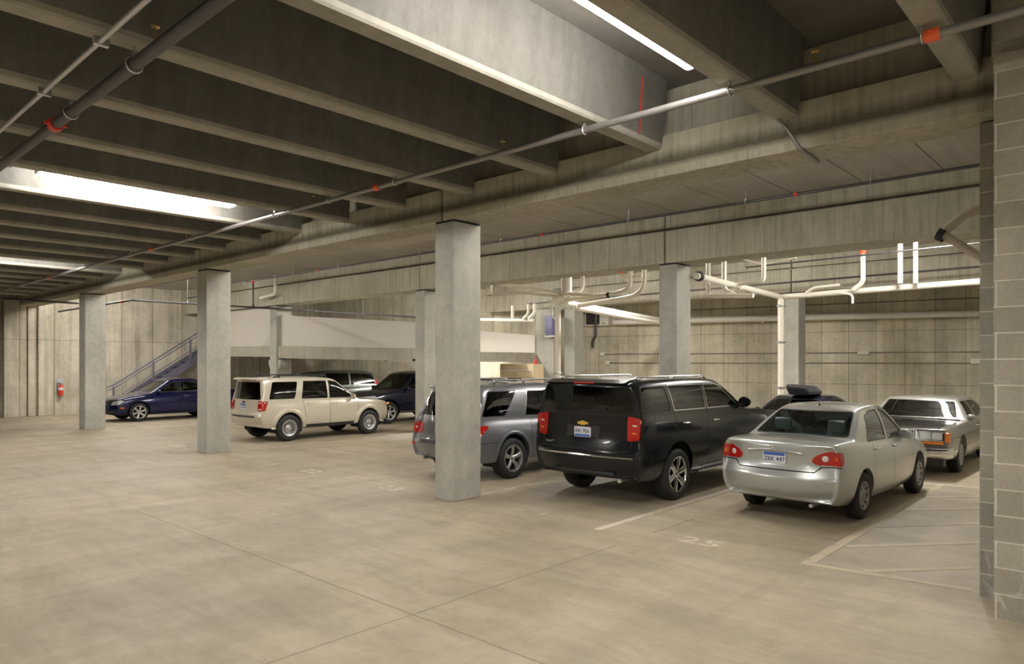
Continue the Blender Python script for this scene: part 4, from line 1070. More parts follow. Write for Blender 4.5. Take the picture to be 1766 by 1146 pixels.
# --------------------------------------------------------------- blue sedan at the left, nose to the left
def blue_sedan():
    S = dict(w=0.88, lv=2, paint=P['blue'], R=0.32, rim=0.225, ty=0.865, tw=0.205, spokes=(6, 'taper'), rimmat=M['alloy'],
        st=[(-2.275, .36, .95, .76, .03), (-2.17, .30, 1.01, .84, .035), (-1.85, .24, 1.02, .87, .04), (-1.50, .22, 1.02, .88, .05), (-.90, .21, .985, .88), (-.25, .21, .955, .88),
            (.40, .21, .935, .88), (1.02, .21, .94, .87, .05), (1.40, .22, .90, .86, .06), (1.85, .22, .82, .83, .06), (2.16, .22, .72, .76, .05), (2.275, .24, .64, .64, .03)],
        cab=(3, 7), roof=[(-.92, 1.36, .58), (-.62, 1.42, .60), (-.12, 1.44, .61), (.15, 1.42, .60), (.34, 1.37, .59)],
        rx=[.08, .0, -.01, .06, .05, .05], fx=[.06, 0, .0, .03, .06, .12], endcurve=.17, frontcurve=.36, bow=.10, bumpcrease=(2,),
        arches=[(-1.185, .335, .365), (1.395, .335, .365)], rowsx=[(0.1, (0.36, -0.36), 1), (-0.75, (0.0,), 3)], dash=(.85, .93))
    S['skin'] = [(1, [(.02, .30), (.028, .30), (.028, .95), (.02, .95)], 'S', .2), (1, [(.95, .30), (.958, .30), (1.03, .90), (1.022, .90)], 'S', .2),
        (1, [(-.84, .60), (-.832, .60), (-.80, .97), (-.808, .97)], 'S', .2), (3, [(-.84, .225), (1.05, .225), (1.05, .255), (-.84, .255)], 'S', .1),
        (3, [(-.62, .25), (.62, .25), (.66, .36), (-.66, .36)], 'F', .1), (3, [(-.22, .40), (.22, .40), (.30, .70), (-.30, .70)], 'F', .05)]
    S['panels'] = [('windscreen', G['mid'], rounded([(-.68, 1.0), (.68, 1.0), (.54, 1.37), (-.54, 1.37)], .05), 'F', .15, 0, 3),
        ('window_rear', G['mid'], rounded([(-.66, 1.06), (.66, 1.06), (.54, 1.37), (-.54, 1.37)], .05), 'B', .12, 0, 3),
        ('window_front_door', G['mid'], rounded([(.04, .99), (.80, .985), (.66, 1.08), (.28, 1.31), (.10, 1.365), (.04, 1.365)], .03), 'S', .3, 0, 4),
        ('window_rear_door', G['mid'], rounded([(-.02, .99), (-.02, 1.37), (-.40, 1.365), (-.72, 1.28), (-.98, 1.06), (-.98, 1.015)], .03), 'S', .3, 0, 4)]
    for s in (1, -1):
        d = frame_dir((1, s*0.75, 0)); u = d[0]; pu = lambda y, x: Vector((x, s*y, 0)).dot(u)
        a, b = pu(.40, 2.24), pu(.80, 1.86)
        S['panels'].append(('headlight', M['head'], rounded([(a, .56), (a+(b-a)*.75, .58), (b, .70), (b-(b-a)*.15, .74), (a+(b-a)*.1, .68)], .03, 3), d, .1, .008, 0))
        d = frame_dir((-1, s*0.8, 0)); u = d[0]; pu = lambda y, x: Vector((x, s*y, 0)).dot(u)
        a, b = pu(.50, -2.26), pu(.84, -2.0)
        S['panels'].append(('tail_light', M['tail'], rounded([(a, .74), (b, .76), (b, .92), (a, .90)], .03, 3), d, .1, .008, 0))
    r, b = car(S, (-26.83, 10.72), -pi/2, 'blue sedan parked before the stairs, nose to the left, behind the middle column')
    ride(r, b, S, P['blue'], y=.76, x=.72, z=1.01, size=(.08, .10, .07)); handle(r, [(-.68, .875, .86), (.16, .88, .85)], P['blue'])
    for s in (1, -1): one('side_marker', M['tail_amber'], lambda bm: box(bm, (1.86, s*.80-.02, .46), (2.0, s*.80+.02, .50), .006), r)
    plate(r, (2.30, 0, .50), (0, 1, 0), (0, 0, 1), 'G10 552', 'top')
    one('grille_trim', M['chrome'], lambda bm: tube(bm, bend([(2.29, -.24, .68), (2.30, -.2, .42), (2.31, .2, .42), (2.29, .24, .68), (2.28, -.24, .69)], .03, 3), .008, 6), r)
    def lettering(s):
        text_mesh('door_lettering', 'Jetta', .12, M['silver_badge'], r, ((-.22, s*(abs(surf(b, (-.2, s*3, .84), (0, -s, 0))[0].y)+.003), .84), (-s, 0, 0), (0, 0, 1)), .001)
    lettering(1)
    return r
blue_sedan()

# --------------------------------------------------------------- dark SUV, nose to the left
def dark_suv():
    S = dict(w=0.93, lv=2, paint=P['navy'], R=0.37, rim=0.235, ty=0.92, tw=0.235, spokes=(6, 'taper'), rimmat=M['alloy'],
        st=[(-2.35, .44, 1.10, .86, .01), (-2.25, .40, 1.11, .91), (-1.9, .36, 1.11, .93), (-1.30, .34, 1.10, .93), (-.65, .33, 1.08, .93), (.05, .33, 1.06, .93),
            (.60, .33, 1.05, .93), (.95, .33, 1.06, .92, .05), (1.40, .34, 1.04, .91, .06), (1.90, .36, .98, .88, .07), (2.22, .42, .86, .80, .05), (2.35, .48, .72, .70)],
        cab=(0, 7), roof=[(-2.05, 1.62, .68), (-1.92, 1.67, .70), (-1.65, 1.70, .72), (-1.15, 1.72, .72), (-.60, 1.72, .72), (-.15, 1.70, .72), (.10, 1.66, .71), (.25, 1.61, .69)],
        rows=[(0, .92), (.14, .97), (.38, 1.0), (.62, .995), (.88, .97), (1.0, .92)],
        rx=[.08, .02, -.03, .05, .055, .06], fx=[.05, 0, .0, .0, .04, .11], endcurve=.13, frontcurve=.30, bow=.06, bumpcrease=(2,),
        arches=[(-1.30, .385, .425), (1.45, .385, .425)], rowsx=[(0.10, (0.36, -0.36), 1), (-0.80, (0.0,), 3)], seatz=.75, dash=(.85, 1.0))
    S['skin'] = [(1, [(-.02, .42), (-.01, .42), (-.01, 1.08), (-.02, 1.08)], 'S', .2), (1, [(.93, .42), (.94, .42), (.96, 1.04), (.95, 1.04)], 'S', .2), (4, [(-.85, .36), (.98, .36), (.98, .40), (-.85, .40)], 'S', .1),
        (3, [(-.45, .50), (.45, .50), (.50, .80), (-.50, .80)], 'F', .1)]
    S['panels'] = [('windscreen', G['mid'], rounded([(-.74, 1.12), (.74, 1.12), (.64, 1.61), (-.64, 1.61)], .05), 'F', .12, 0, 3),
        ('window_rear', G['dark'], rounded([(-.72, 1.15), (.72, 1.15), (.62, 1.59), (-.62, 1.59)], .06), 'B', .12, 0, 3),
        ('window_quarter', G['dark'], rounded([(-1.95, 1.16), (-1.12, 1.15), (-1.02, 1.61), (-1.78, 1.60)], .04), 'S', .2, 0, 3),
        ('window_rear_door', G['dark'], rounded([(-.95, 1.14), (-.10, 1.13), (-.10, 1.63), (-.85, 1.63)], .03), 'S', .2, 0, 3),
        ('window_front_door', G['green'], rounded([(.0, 1.13), (.80, 1.115), (.68, 1.22), (.28, 1.55), (.10, 1.62), (.0, 1.63)], .03), 'S', .2, 0, 3)]
    for s in (1, -1):
        d = frame_dir((1, s*0.75, 0)); u = d[0]; pu = lambda y, x: Vector((x, s*y, 0)).dot(u)
        a, b = pu(.50, 2.28), pu(.84, 1.98)
        S['panels'].append(('headlight', M['head'], rounded([(a, .74), (b, .78), (b, .94), (a, .90)], .03, 3), d, .1, .008, 0))
        d = frame_dir((-1, s*0.8, 0)); u = d[0]; pu = lambda y, x: Vector((x, s*y, 0)).dot(u)
        a, b = pu(.70, -2.33), pu(.90, -2.1)
        S['panels'].append(('tail_light', M['tail'], rounded([(a, .85), (b, .85), (b, 1.1), (a, 1.1)], .03, 3), d, .1, .008, 0))
    r, b = car(S, (-19.70, 16.0), -pi/2, 'dark blue SUV facing left behind the bonnet of the beige SUV', 'car')
    ride(r, b, S, P['navy'], y=.86, x=.70, z=1.15, size=(.08, .11, .085)); handle(r, [(-.68, .93, 1.0), (.14, .93, 1.0)], M['chrome'])
    return r
dark_suv()

def far_van():
    S = dict(w=0.96, lv=2, paint=P['sage'], R=0.34, rim=0.21, ty=0.94, tw=0.22, spokes=(7, 'cover'), rimmat=M['alloy'],
        st=[(-2.50, .40, 1.06, .88, .01), (-2.40, .36, 1.07, .94), (-2.0, .30, 1.07, .96), (-1.45, .28, 1.06, .96), (-.70, .28, 1.04, .96), (.20, .28, 1.02, .96),
            (.95, .28, 1.0, .95), (1.45, .28, 1.0, .94, .05), (1.75, .30, .96, .92, .06), (2.05, .32, .90, .88, .06), (2.38, .36, .78, .80, .04), (2.50, .42, .66, .68)],
        cab=(0, 7), roof=[(-2.15, 1.56, .68), (-2.0, 1.62, .71), (-1.65, 1.66, .73), (-1.1, 1.68, .74), (-.45, 1.68, .74), (.10, 1.66, .73), (.45, 1.62, .72), (.65, 1.56, .70)],
        rows=[(0, .92), (.14, .97), (.38, 1.0), (.62, .995), (.88, .97), (1.0, .92)],
        rx=[.08, .02, -.03, .05, .055, .06], fx=[.05, 0, .0, .0, .04, .11], endcurve=.13, frontcurve=.30, bow=.08, bumpcrease=(2,),
        arches=[(-1.45, .36, .395), (1.55, .36, .395)], rowsx=[(0.60, (0.40, -0.40), 1), (-0.30, (0.0,), 3), (-1.3, (0,), 3)], seatz=.72, dash=(1.35, .95))
    S['skin'] = [(1, [(.35, .36), (.36, .36), (.36, 1.04), (.35, 1.04)], 'S', .2), (1, [(1.25, .36), (1.26, .36), (1.3, 1.0), (1.29, 1.0)], 'S', .2), (1, [(-.75, .36), (-.74, .36), (-.74, 1.04), (-.75, 1.04)], 'S', .2)]
    S['panels'] = [('windscreen', G['mid'], rounded([(-.76, 1.06), (.76, 1.06), (.64, 1.56), (-.64, 1.56)], .05), 'F', .12, 0, 3),
        ('window_rear', G['dark'], rounded([(-.74, 1.12), (.74, 1.12), (.62, 1.55), (-.62, 1.55)], .06), 'B', .12, 0, 3),
        ('window_quarter', G['dark'], rounded([(-2.15, 1.14), (-.85, 1.12), (-.85, 1.60), (-1.95, 1.56)], .05), 'S', .2, 0, 3),
        ('window_rear_door', G['dark'], rounded([(-.78, 1.12), (.28, 1.10), (.28, 1.61), (-.78, 1.61)], .03), 'S', .2, 0, 3),
        ('window_front_door', G['mid'], rounded([(.36, 1.10), (1.25, 1.06), (1.1, 1.16), (.66, 1.51), (.48, 1.58), (.36, 1.59)], .03), 'S', .2, 0, 3)]
    for s in (1, -1):
        d = frame_dir((-1, s*0.9, 0)); u = d[0]; pu = lambda y, x: Vector((x, s*y, 0)).dot(u)
        a, b = pu(.78, -2.45), pu(.93, -2.2)
        S['panels'].append(('tail_light', M['tail'], rounded([(a, .85), (b, .85), (b-.06, 1.30), (a-.0, 1.30)], .03, 3), d, .1, .008, 0))
    r, b = car(S, (-25.4, 16.15), -pi/2, 'grey-green minivan standing behind the roof of the beige SUV, nose to the left', 'car')
    ride(r, b, S, P['sage'], y=.88, x=1.10, z=1.12, size=(.08, .11, .085)); handle(r, [(-.6, .955, .97), (.46, .955, .97)], P['sage'])
    return r
far_van()

# --------------------------------------------------------------- old full-size sedan at the right, facing us
def old_sedan():
    S = dict(scale=(.96,)*3, w=0.985, lv=3, paint=P['oldgrey'], R=0.345, rim=0.205, ty=0.945, tw=0.215, spokes=(10, 'cover'), rimmat=M['alloy_dark'],
        st=[(-2.70, .38, .93, .90, .02), (-2.62, .34, .96, .95, .02), (-2.2, .30, .97, .975, .02), (-1.55, .27, .97, .985, .02), (-1.05, .26, .96, .985), (-.30, .26, .955, .985),
            (.35, .26, .95, .985), (.85, .26, .95, .98, .02), (1.40, .27, .94, .975, .02), (2.05, .30, .92, .965, .02), (2.52, .33, .90, .94, .015), (2.62, .36, .885, .91, .01)],
        cab=(3, 7), roof=[(-1.15, 1.345, .66), (-.85, 1.37, .68), (-.25, 1.38, .69), (.12, 1.37, .685), (.32, 1.34, .67)],
        rows=[(0, .93), (.13, .975), (.40, 1.0), (.66, 1.0), (.92, .985), (1.0, .955)],
        rx=[.08, .03, .0, .0, .0, .01], fx=[.08, .04, .0, .0, .0, .02], endcurve=.04, frontcurve=.06, bow=.06, bumpcrease=(2,), crease=.8, rcrown=.03,
        arches=[(-1.45, .355, .385), (1.50, .355, .385)], rowsx=[(0.05, (0.40, -0.40), 1), (-0.90, (0.0,), 3)], seatz=.5, dash=(.75, .93), seatmat=M['seat_dark'])
    S['skin'] = [(1, [(.0, .33), (.01, .33), (.01, .95), (.0, .95)], 'S', .2), (1, [(.98, .33), (.99, .33), (.99, .93), (.98, .93)], 'S', .2), (1, [(-.95, .33), (-.94, .33), (-.94, .95), (-.95, .95)], 'S', .2),
        (4, [(-2.6, .45), (2.5, .45), (2.5, .47), (-2.6, .47)], 'S', .1), (1, [(-2.6, .72), (2.5, .72), (2.5, .712), (-2.6, .712)], 'S', .1),
        (5, [(.80, -.80), (2.60, -.78), (2.60, .78), (.80, .80)], 'T', .6), (3, [(-.86, .60), (.86, .60), (.86, .86), (-.86, .86)], 'F', .2)]
    S['panels'] = [('windscreen', G['green'], rounded([(-.76, .985), (.76, .985), (.63, 1.335), (-.63, 1.335)], .04), 'F', .45, 0, 4),
        ('window_rear', G['green'], rounded([(-.78, 1.0), (.78, 1.0), (.64, 1.335), (-.64, 1.335)], .04), 'B', .12, 0, 4),
        ('window_front_door', G['clear'], rounded([(.02, .985), (.68, .98), (.30, 1.32), (.02, 1.33)], .02), 'S', .3, 0, 4),
        ('window_rear_door', G['clear'], rounded([(-.04, .985), (-.04, 1.33), (-.80, 1.32), (-.98, .99)], .02), 'S', .3, 0, 4),
        ('window_quarter', G['clear'], rounded([(-1.04, .99), (-.87, 1.31), (-1.06, 1.30), (-1.28, 1.0)], .02), 'S', .3, 0, 4)]
    r, b = car(S, (-3.58, 16.75), -pi/2, 'old pale sedan with black bonnet, facing us at the far right behind the silver sedan')
    b.data.materials.append(P['black'])
    xf = lambda y, z: surf(b, (4, y, z), (-1, 0, 0))[0].x
    x0 = 2.62
    for s in (1, -1):
        fr_ = lambda u, v, w_: Vector((w_, u, v))
        hs = one('headlight', M['head'], lambda bm: (box(bm, (x0-.02, min(s*.46, s*.64), .70), (x0+.012, max(s*.46, s*.64), .83), .012), box(bm, (x0-.02, min(s*.66, s*.84), .70), (x0+.012, max(s*.66, s*.84), .83), .012)), r)
        one('headlight_frame', M['chrome'], lambda bm: (box(bm, (x0-.03, min(s*.44, s*.86), .835), (x0+.016, max(s*.44, s*.86), .85)), box(bm, (x0-.03, min(s*.44, s*.86), .68), (x0+.016, max(s*.44, s*.86), .695)),
            box(bm, (x0-.03, min(s*.44, s*.455), .68), (x0+.016, max(s*.44, s*.455), .85)), box(bm, (x0-.03, s*.65-.008, .68), (x0+.016, s*.65+.008, .85))), r)
        one('indicator_lens', M['tail_amber'], lambda bm: box(bm, (x0-.03, min(s*.44, s*.86), .615), (x0+.010, max(s*.44, s*.86), .67), .006), r)
        one('corner_lens', M['tail_amber'], lambda bm: box(bm, (x0-.20, min(s*.875, s*.945), .66), (x0-.01, max(s*.875, s*.945), .84), .01), r)
    def grille(bm):
        box(bm, (x0-.03, -.42, .86), (x0+.03, .42, .885)); box(bm, (x0-.03, -.42, .58), (x0+.03, .42, .60))
        for s in (1, -1): box(bm, (x0-.03, s*.42-.012, .58), (x0+.03, s*.42+.012, .885))
        for k in range(-9, 10): box(bm, (x0-.02, k*.042-.004, .60), (x0+.02, k*.042+.004, .86))
        for k in range(5): box(bm, (x0-.02, -.42, .645+k*.045), (x0+.015, .42, .650+k*.045))
    one('grille', M['chrome'], grille, r)
    def bumper(bm):
        P_ = [(2.45, -.98), (2.62, -.96), (2.72, -.86), (2.755, -.5), (2.76, 0), (2.755, .5), (2.72, .86), (2.62, .96), (2.45, .98)]
        prev = None
        for (x, y) in P_:
            ring = [bm.verts.new(p_) for p_ in ((x, y, .38), (x+.03, y*1.005, .42), (x+.03, y*1.005, .50), (x+.012, y, .56), (x-.08, y*.97, .565), (x-.08, y*.97, .38))]
            if prev:
                for k in range(6): bm.faces.new((prev[k], ring[k], ring[(k+1) % 6], prev[(k+1) % 6]))
            prev = ring
        bmesh.ops.recalc_face_normals(bm, faces=bm.faces[:])
    bp = one('front_bumper', M['chrome'], bumper, r, smooth=True, autos=40)
    one('bumper_rubber', M['trim'], lambda bm: tube(bm, [(2.66, -.93, .53), (2.77, -.84, .53), (2.80, -.5, .53), (2.805, 0, .53), (2.80, .5, .53), (2.77, .84, .53), (2.66, .93, .53)], .014, 6), bp)
    plate(r, (2.80, .32, .455), (0, 1, 0), (0, 0, 1), 'K62 190', 'top')
    one('lower_valance', M['trim'], lambda bm: box(bm, (2.35, -.85, .20), (2.6, .85, .40), .02), r)
    ride(r, b, S, P['oldgrey'], y=.87, x=.62, z=1.02, size=(.06, .09, .06)); handle(r, [(-.70, .985, .84), (.14, .985, .84)], M['chrome'])
    one('interior_mirror', M['black'], lambda bm: box(bm, (.40, -.13, 1.22), (.42, .13, 1.28), .01), r)
    return r
old_sedan()

# --------------------------------------------------------------- low dark coupe almost hidden between the black SUV and the silver sedan
def generic_sedan(pk, loc, rz, label, sc, glassk='mid', H=1.0):
    S = dict(w=0.87, lv=2, paint=P[pk], R=0.31, rim=0.20, ty=0.85, tw=0.205, spokes=(5, 'taper'), rimmat=M['alloy'],
        st=[(-2.25, .34, .90*H, .76, .03), (-2.15, .29, .96*H, .83, .035), (-1.85, .24, .98*H, .86, .04), (-1.50, .22, .97*H, .87, .05), (-.90, .21, .94*H, .87), (-.25, .21, .92*H, .87),
            (.40, .21, .90*H, .87), (.95, .21, .91*H, .86, .05), (1.35, .22, .86*H, .85, .06), (1.85, .24, .76*H, .82, .06), (2.14, .27, .66*H, .75, .05), (2.25, .33, .58*H, .63, .03)],
        cab=(3, 7), roof=[(-.95, 1.24*H, .56), (-.65, 1.31*H, .58), (-.18, 1.33*H, .59), (.10, 1.315*H, .585), (.26, 1.27*H, .57)],
        rx=[.08, .0, -.01, .07, .05, .05], fx=[.05, 0, .0, .02, .04, .10], endcurve=.17, frontcurve=.34, bow=.10, bumpcrease=(2,),
        arches=[(-1.25, .32, .35), (1.40, .32, .35)], rowsx=[(0.1, (0.36, -0.36), 1), (-0.75, (0.0,), 3)], dash=(.80, .88*H), seatz=.45)
    S['skin'] = [(1, [(.0, .30), (.01, .30), (.01, .92*H), (.0, .92*H)], 'S', .2)]
    S['panels'] = [('windscreen', G[glassk], rounded([(-.66, .98*H), (.66, .98*H), (.52, 1.26*H), (-.52, 1.26*H)], .05), 'F', .15, 0, 3),
        ('window_rear', G[glassk], rounded([(-.64, 1.02*H), (.64, 1.02*H), (.52, 1.26*H), (-.52, 1.26*H)], .05), 'B', .12, 0, 3),
        ('window_front_door', G[glassk], rounded([(.03, .96*H), (.70, .95*H), (.56, 1.04*H), (.22, 1.22*H), (.03, 1.26*H)], .03), 'S', .3, 0, 3),
        ('window_rear_door', G[glassk], rounded([(-.03, .96*H), (-.03, 1.26*H), (-.55, 1.24*H), (-.90, 1.0*H)], .03), 'S', .3, 0, 3)]
    r, b = car(S, loc, rz, label)
    ride(r, b, S, P[pk], y=.76, x=.60, z=.97*H, size=(.08, .10, .065)); handle(r, [(-.6, .86, .84*H), (.14, .865, .84*H)], P[pk])
    return r, b
r9, b9 = generic_sedan('navy', (-6.15, 16.9), -pi/2, 'low dark car mostly hidden between the black SUV and the silver sedan', 1, H=.95)
r10, b10 = generic_sedan('white', (-16.55, 17.6), pi/2, 'white car mostly hidden behind the nearest column and the grey SUV', 1, H=1.07)

# black soft bag lying on the roof of the low dark car
def bag(b):
    o = [(-.42, 0), (.40, 0), (.42, .06), (.22, .17), (-.50, .20), (-.53, .14)]
    for i, (y0, sc) in enumerate(((-.50, .75), (-.3, 1), (.3, 1), (.50, .8))):
        ring = [b.verts.new((u*sc, y0, v*sc)) for u, v in o]
        if i:
            for k in range(6): b.faces.new((prev[k], prev[(k+1) % 6], ring[(k+1) % 6], ring[k]))
        else: b.faces.new(ring)
        prev = ring
    b.faces.new(list(reversed(prev))); bmesh.ops.recalc_face_normals(b, faces=b.faces[:])
    bmesh.ops.bevel(b, geom=b.edges[:], offset=.02, segments=2, affect='EDGES')
bg = one('cargo_bag', plain('black_cloth', (.012, .012, .016), .9), bag, label='black cloth cargo bag lying on the roof of the low dark car', cat='bag', smooth=True)
bg.location = (-6.02, 16.7, 1.30); bg.scale = (.72, .72, 1.15)

# ---------------------------------------------------------------- painted lines and stall numbers
def line(x0, y0, x1, y1, w_, label, grp='painted stall lines', cat='painted line', mat=None):
    d = Vector((x1-x0, y1-y0)); L = d.length; d.normalize(); n_ = Vector((-d.y, d.x))*w_/2
    cx_, cy = (x0+x1)/2, (y0+y1)/2
    o = one('floor_line', mat or M['paint'], lambda b: prism(b, [(x0-cx_+n_.x, y0-cy+n_.y), (x0-cx_-n_.x, y0-cy-n_.y), (x1-cx_-n_.x, y1-cy-n_.y), (x1-cx_+n_.x, y1-cy+n_.y)], 0.0005, 0.003, lambda u, v, w__: Vector((u, v, w__))))
    o.location = (cx_, cy, 0); tag(o, label, cat, grp); return o
def worn(name, col, keep):
    """thin old paint, worn through in patches (shows the slab colour through it)"""
    m, nt, b = new_mat(name); p = pos_vec(nt)
    n = noise(nt, p, 3.5, 6, 0.75)
    c = mix(nt, (0.36, 0.31, 0.235), col, ramp(nt, n, [(keep-.08, (0,)*3), (keep+.1, (1,)*3)]))
    nt.links.new(c, b.inputs['Base Color']); b.inputs['Roughness'].default_value = .75; return m
PW = worn('worn_white_paint', (0.62, 0.56, 0.45), 0.36); PT = worn('worn_tan_paint', (0.50, 0.43, 0.31), 0.40); PF = worn('faint_paint', (0.50, 0.45, 0.36), 0.52)
line(-5.05, 7.06, -5.05, 12.6, .10, 'white line on the floor between the black SUV and the silver sedan', mat=PW)
line(-2.62, 7.26, -2.66, 13.5, .11, 'tan line along the right side of the silver sedan, left edge of the hatched zone', mat=PT)
line(-2.57, 7.31, -1.22, 7.47, .10, 'tan line closing the near end of the hatched zone', 'hatched zone lines', mat=PT)
line(-2.12, 7.42, -1.25, 8.40, .10, 'nearest slanted line inside the hatched zone', 'hatched zone lines', mat=PT)
line(-2.55, 8.28, -1.25, 9.75, .10, 'second slanted line of the hatched zone from the near end', 'hatched zone lines', mat=PT)
line(-2.57, 9.55, -1.25, 11.1, .10, 'third slanted line of the hatched zone, beside the sedan rear wheel', 'hatched zone lines', mat=PT)
line(-2.60, 10.85, -1.25, 12.35, .10, 'fourth slanted line of the hatched zone, beside the sedan front wheel', 'hatched zone lines', mat=PT)
line(-2.62, 12.1, -1.25, 13.5, .10, 'fifth slanted line of the hatched zone, before the old sedan', 'hatched zone lines', mat=PT)
line(-3.2, 13.46, -1.25, 13.75, .10, 'pale line closing the far end of the hatched zone', 'hatched zone lines', mat=PW)
line(-7.72, 7.7, -7.72, 12.6, .10, 'white line between the grey SUV and the black SUV', mat=PF)
line(-10.56, 6.9, -10.56, 12.0, .10, 'faded line left of the grey SUV, between numbers 22 and 23', mat=PT)
line(-13.05, 7.0, -13.0, 12.0, .10, 'short white line left of number 22, before the beige SUV', mat=PF)
line(-15.6, 7.7, -15.6, 12.2, .10, 'faded line right of the middle column', mat=PF)
line(-23.4, 7.9, -23.2, 12.2, .10, 'pale line right of the blue sedan', mat=PW)
line(-31.3, 7.55, -29.5, 7.85, .10, 'white line slanting out from the foot of the left wall', mat=PW)
for txt, x, y, lab, mt_ in (('25', -3.83, 7.36, 'number 25 painted on the floor behind the silver sedan', PW), ('24', -6.27, 7.27, 'faded number 24 painted on the floor behind the black SUV', PF),
        ('23', -9.18, 7.12, 'number 23 painted on the floor left of the nearest column', PW), ('22', -11.7, 7.22, 'number 22 painted on the floor behind the beige SUV', PW),
        ('21', -14.3, 7.25, 'faded number 21 painted on the floor right of the middle column', PF), ('20', -17.6, 7.18, 'number 20 painted on the floor left of the middle column', PW)):
    t = text_mesh('stall_number', txt, .50, mt_, None, ((0, 0, 0.003), (1, 0, 0), (0, 1, 0)), .0015, bold=.006); t.location = (x, y, 0); t.scale = (1.05, .75, 1)
    tag(t, lab, 'painted number')

# ---------------------------------------------------------------- ramp behind the second row
RB = M['ledge']
rb = lambda y0, y1: (lambda u, v, w_: Vector((u, y0+(y1-y0)*w_, v)))
def slab_prism(b, ol, y0, y1): prism(b, ol, y0, y1, lambda u, v, w_: Vector((u, w_, v)))
rp = empty('vehicle_ramp', (-24, 17, 2.1), 'raised concrete ramp with painted side walls behind the beige SUV', 'ramp')
def rpart(nm, mat, fn):
    o = one(nm, mat, fn); o.data.transform(Matrix.Translation((24, -17, -2.1))); o.parent = rp; return o
rpart('edge_beam', RB, lambda b: slab_prism(b, [(-30.2, 2.30), (-24.40, 2.25), (-24.40, 2.65), (-30.2, 2.70)], 13.36, 13.76))
rpart('edge_beam', RB, lambda b: slab_prism(b, [(-23.86, 2.20), (-16.0, 2.08), (-16.0, 2.45), (-23.86, 2.64)], 13.36, 13.76))
rpart('side_panel', M['bwall'], lambda b: slab_prism(b, [(-30.2, 2.70), (-24.40, 2.655), (-24.40, 4.14), (-30.2, 4.14)], 13.46, 13.58))
rpart('side_panel', M['bwall'], lambda b: slab_prism(b, [(-23.86, 2.645), (-16.0, 2.455), (-16.0, 3.22), (-23.86, 3.78)], 13.46, 13.58))
rpart('ramp_slab', RB, lambda b: slab_prism(b, [(-30.2, 2.44), (-18.05, 2.36), (-18.05, 2.42), (-30.2, 2.66)], 13.765, 18.8))
rpart('ramp_slab', RB, lambda b: slab_prism(b, [(-23.0, 2.38), (-18.05, 2.36), (-18.05, 2.42), (-23.0, 2.50)], 18.8, 20.9))
rpart('edge_beam', RB, lambda b: box(b, (-18.05, 13.765, 2.06), (-17.9, 20.9, 2.42), .01))
rpart('far_panel', M['bwall'], lambda b: slab_prism(b, [(-22.2, 2.50), (-17.9, 2.42), (-17.9, 3.10), (-22.2, 3.45)], 20.9, 21.0))
rpart('far_pier', M['col'], lambda b: box(b, (-17.88, 20.95, 0), (-17.0, 21.25, 4.1), .01))
for xs, s in (((-24.36), -1), ((-23.90), 1), ((-15.98), -1)):
    rpart('corbel', M['col'], lambda b: slab_prism(b, [(xs, 1.70), (xs+s*.20, 1.95), (xs+s*.20, 2.14), (xs, 2.14)], 13.36, 13.8))

# ---------------------------------------------------------------- steel stairs against the left wall
st_ = empty('steel_stairs', (-30.9, 9.9, 0), 'grey steel stairs with pipe railing rising along the left wall behind the blue sedan', 'stairs')
def spart(nm, fn, par=None):
    o = one(nm, M['purple'], fn); o.data.transform(Matrix.Translation((30.9, -9.9, 0))); o.parent = par or st_; return o
SL = .65
for x in (-31.4, -30.45):
    spart('stringer', lambda b: prism(b, [(9.75, 0), (10.15, 0), (15.9, 3.74), (15.9, 4.05), (9.75, .12)], x, x+.05, lambda u, v, w_: Vector((w_, u, v))))
for k in range(18):
    y = 10.0+k*.325; z = .2+k*.211
    spart('tread', lambda b: box(b, (-31.35, y, z-.03), (-30.45, y+.30, z+.01)))
for x in (-30.42,):
    for y in (9.95, 11.45, 12.95, 14.45): spart('railing_post', lambda b: box(b, (x, y-.03, (y-9.9)*SL), (x+.05, y+.03, (y-9.9)*SL+1.05)))
    for h, r in ((1.12, .028), (.98, .02), (.55, .016)):
        spart('handrail', lambda b: tube(b, bend([(x+.02, 9.75, h-.05), (x+.02, 9.95, .03+h), (x+.02, 15.9, 6*SL+h)], .1, 3), r, 8))
spart('landing', lambda b: box(b, (-31.6, 15.9, 3.80), (-30.3, 17.2, 3.95)))

# ---------------------------------------------------------------- fire extinguisher
fe = empty('fire_extinguisher', (-31.56, 8.44, .72), 'red fire extinguisher hanging on the left wall beside the farthest column', 'fire extinguisher')
one('cylinder', M['red'], lambda b: lathe(b, [(0, 0), (.075, .01), (.085, .04), (.085, .36), (.06, .44), (.025, .47), (.025, .50), (0, .50)], 20), fe, smooth=True)
one('label', M['offwhite'], lambda b: lathe(b, [(.0865, .24), (.0865, .34)], 20), fe)
one('valve', M['galv'], lambda b: (box(b, (-.02, -.02, .49), (.02, .02, .56)), box(b, (-.015, -.02, .55), (.015, .12, .565)), box(b, (-.015, -.02, .585), (.015, .10, .60))), fe)
one('hose', M['black'], lambda b: tube(b, bend([(0, -.03, .53), (0, -.12, .50), (0, -.13, .25), (0, -.10, .15)], .05, 4), .012, 8), fe)
one('backboard', plain('pale_blue_sign', (.45, .55, .62), .5), lambda b: box(b, (-.13, -.09, .02), (-.10, .09, .68), .005), fe)

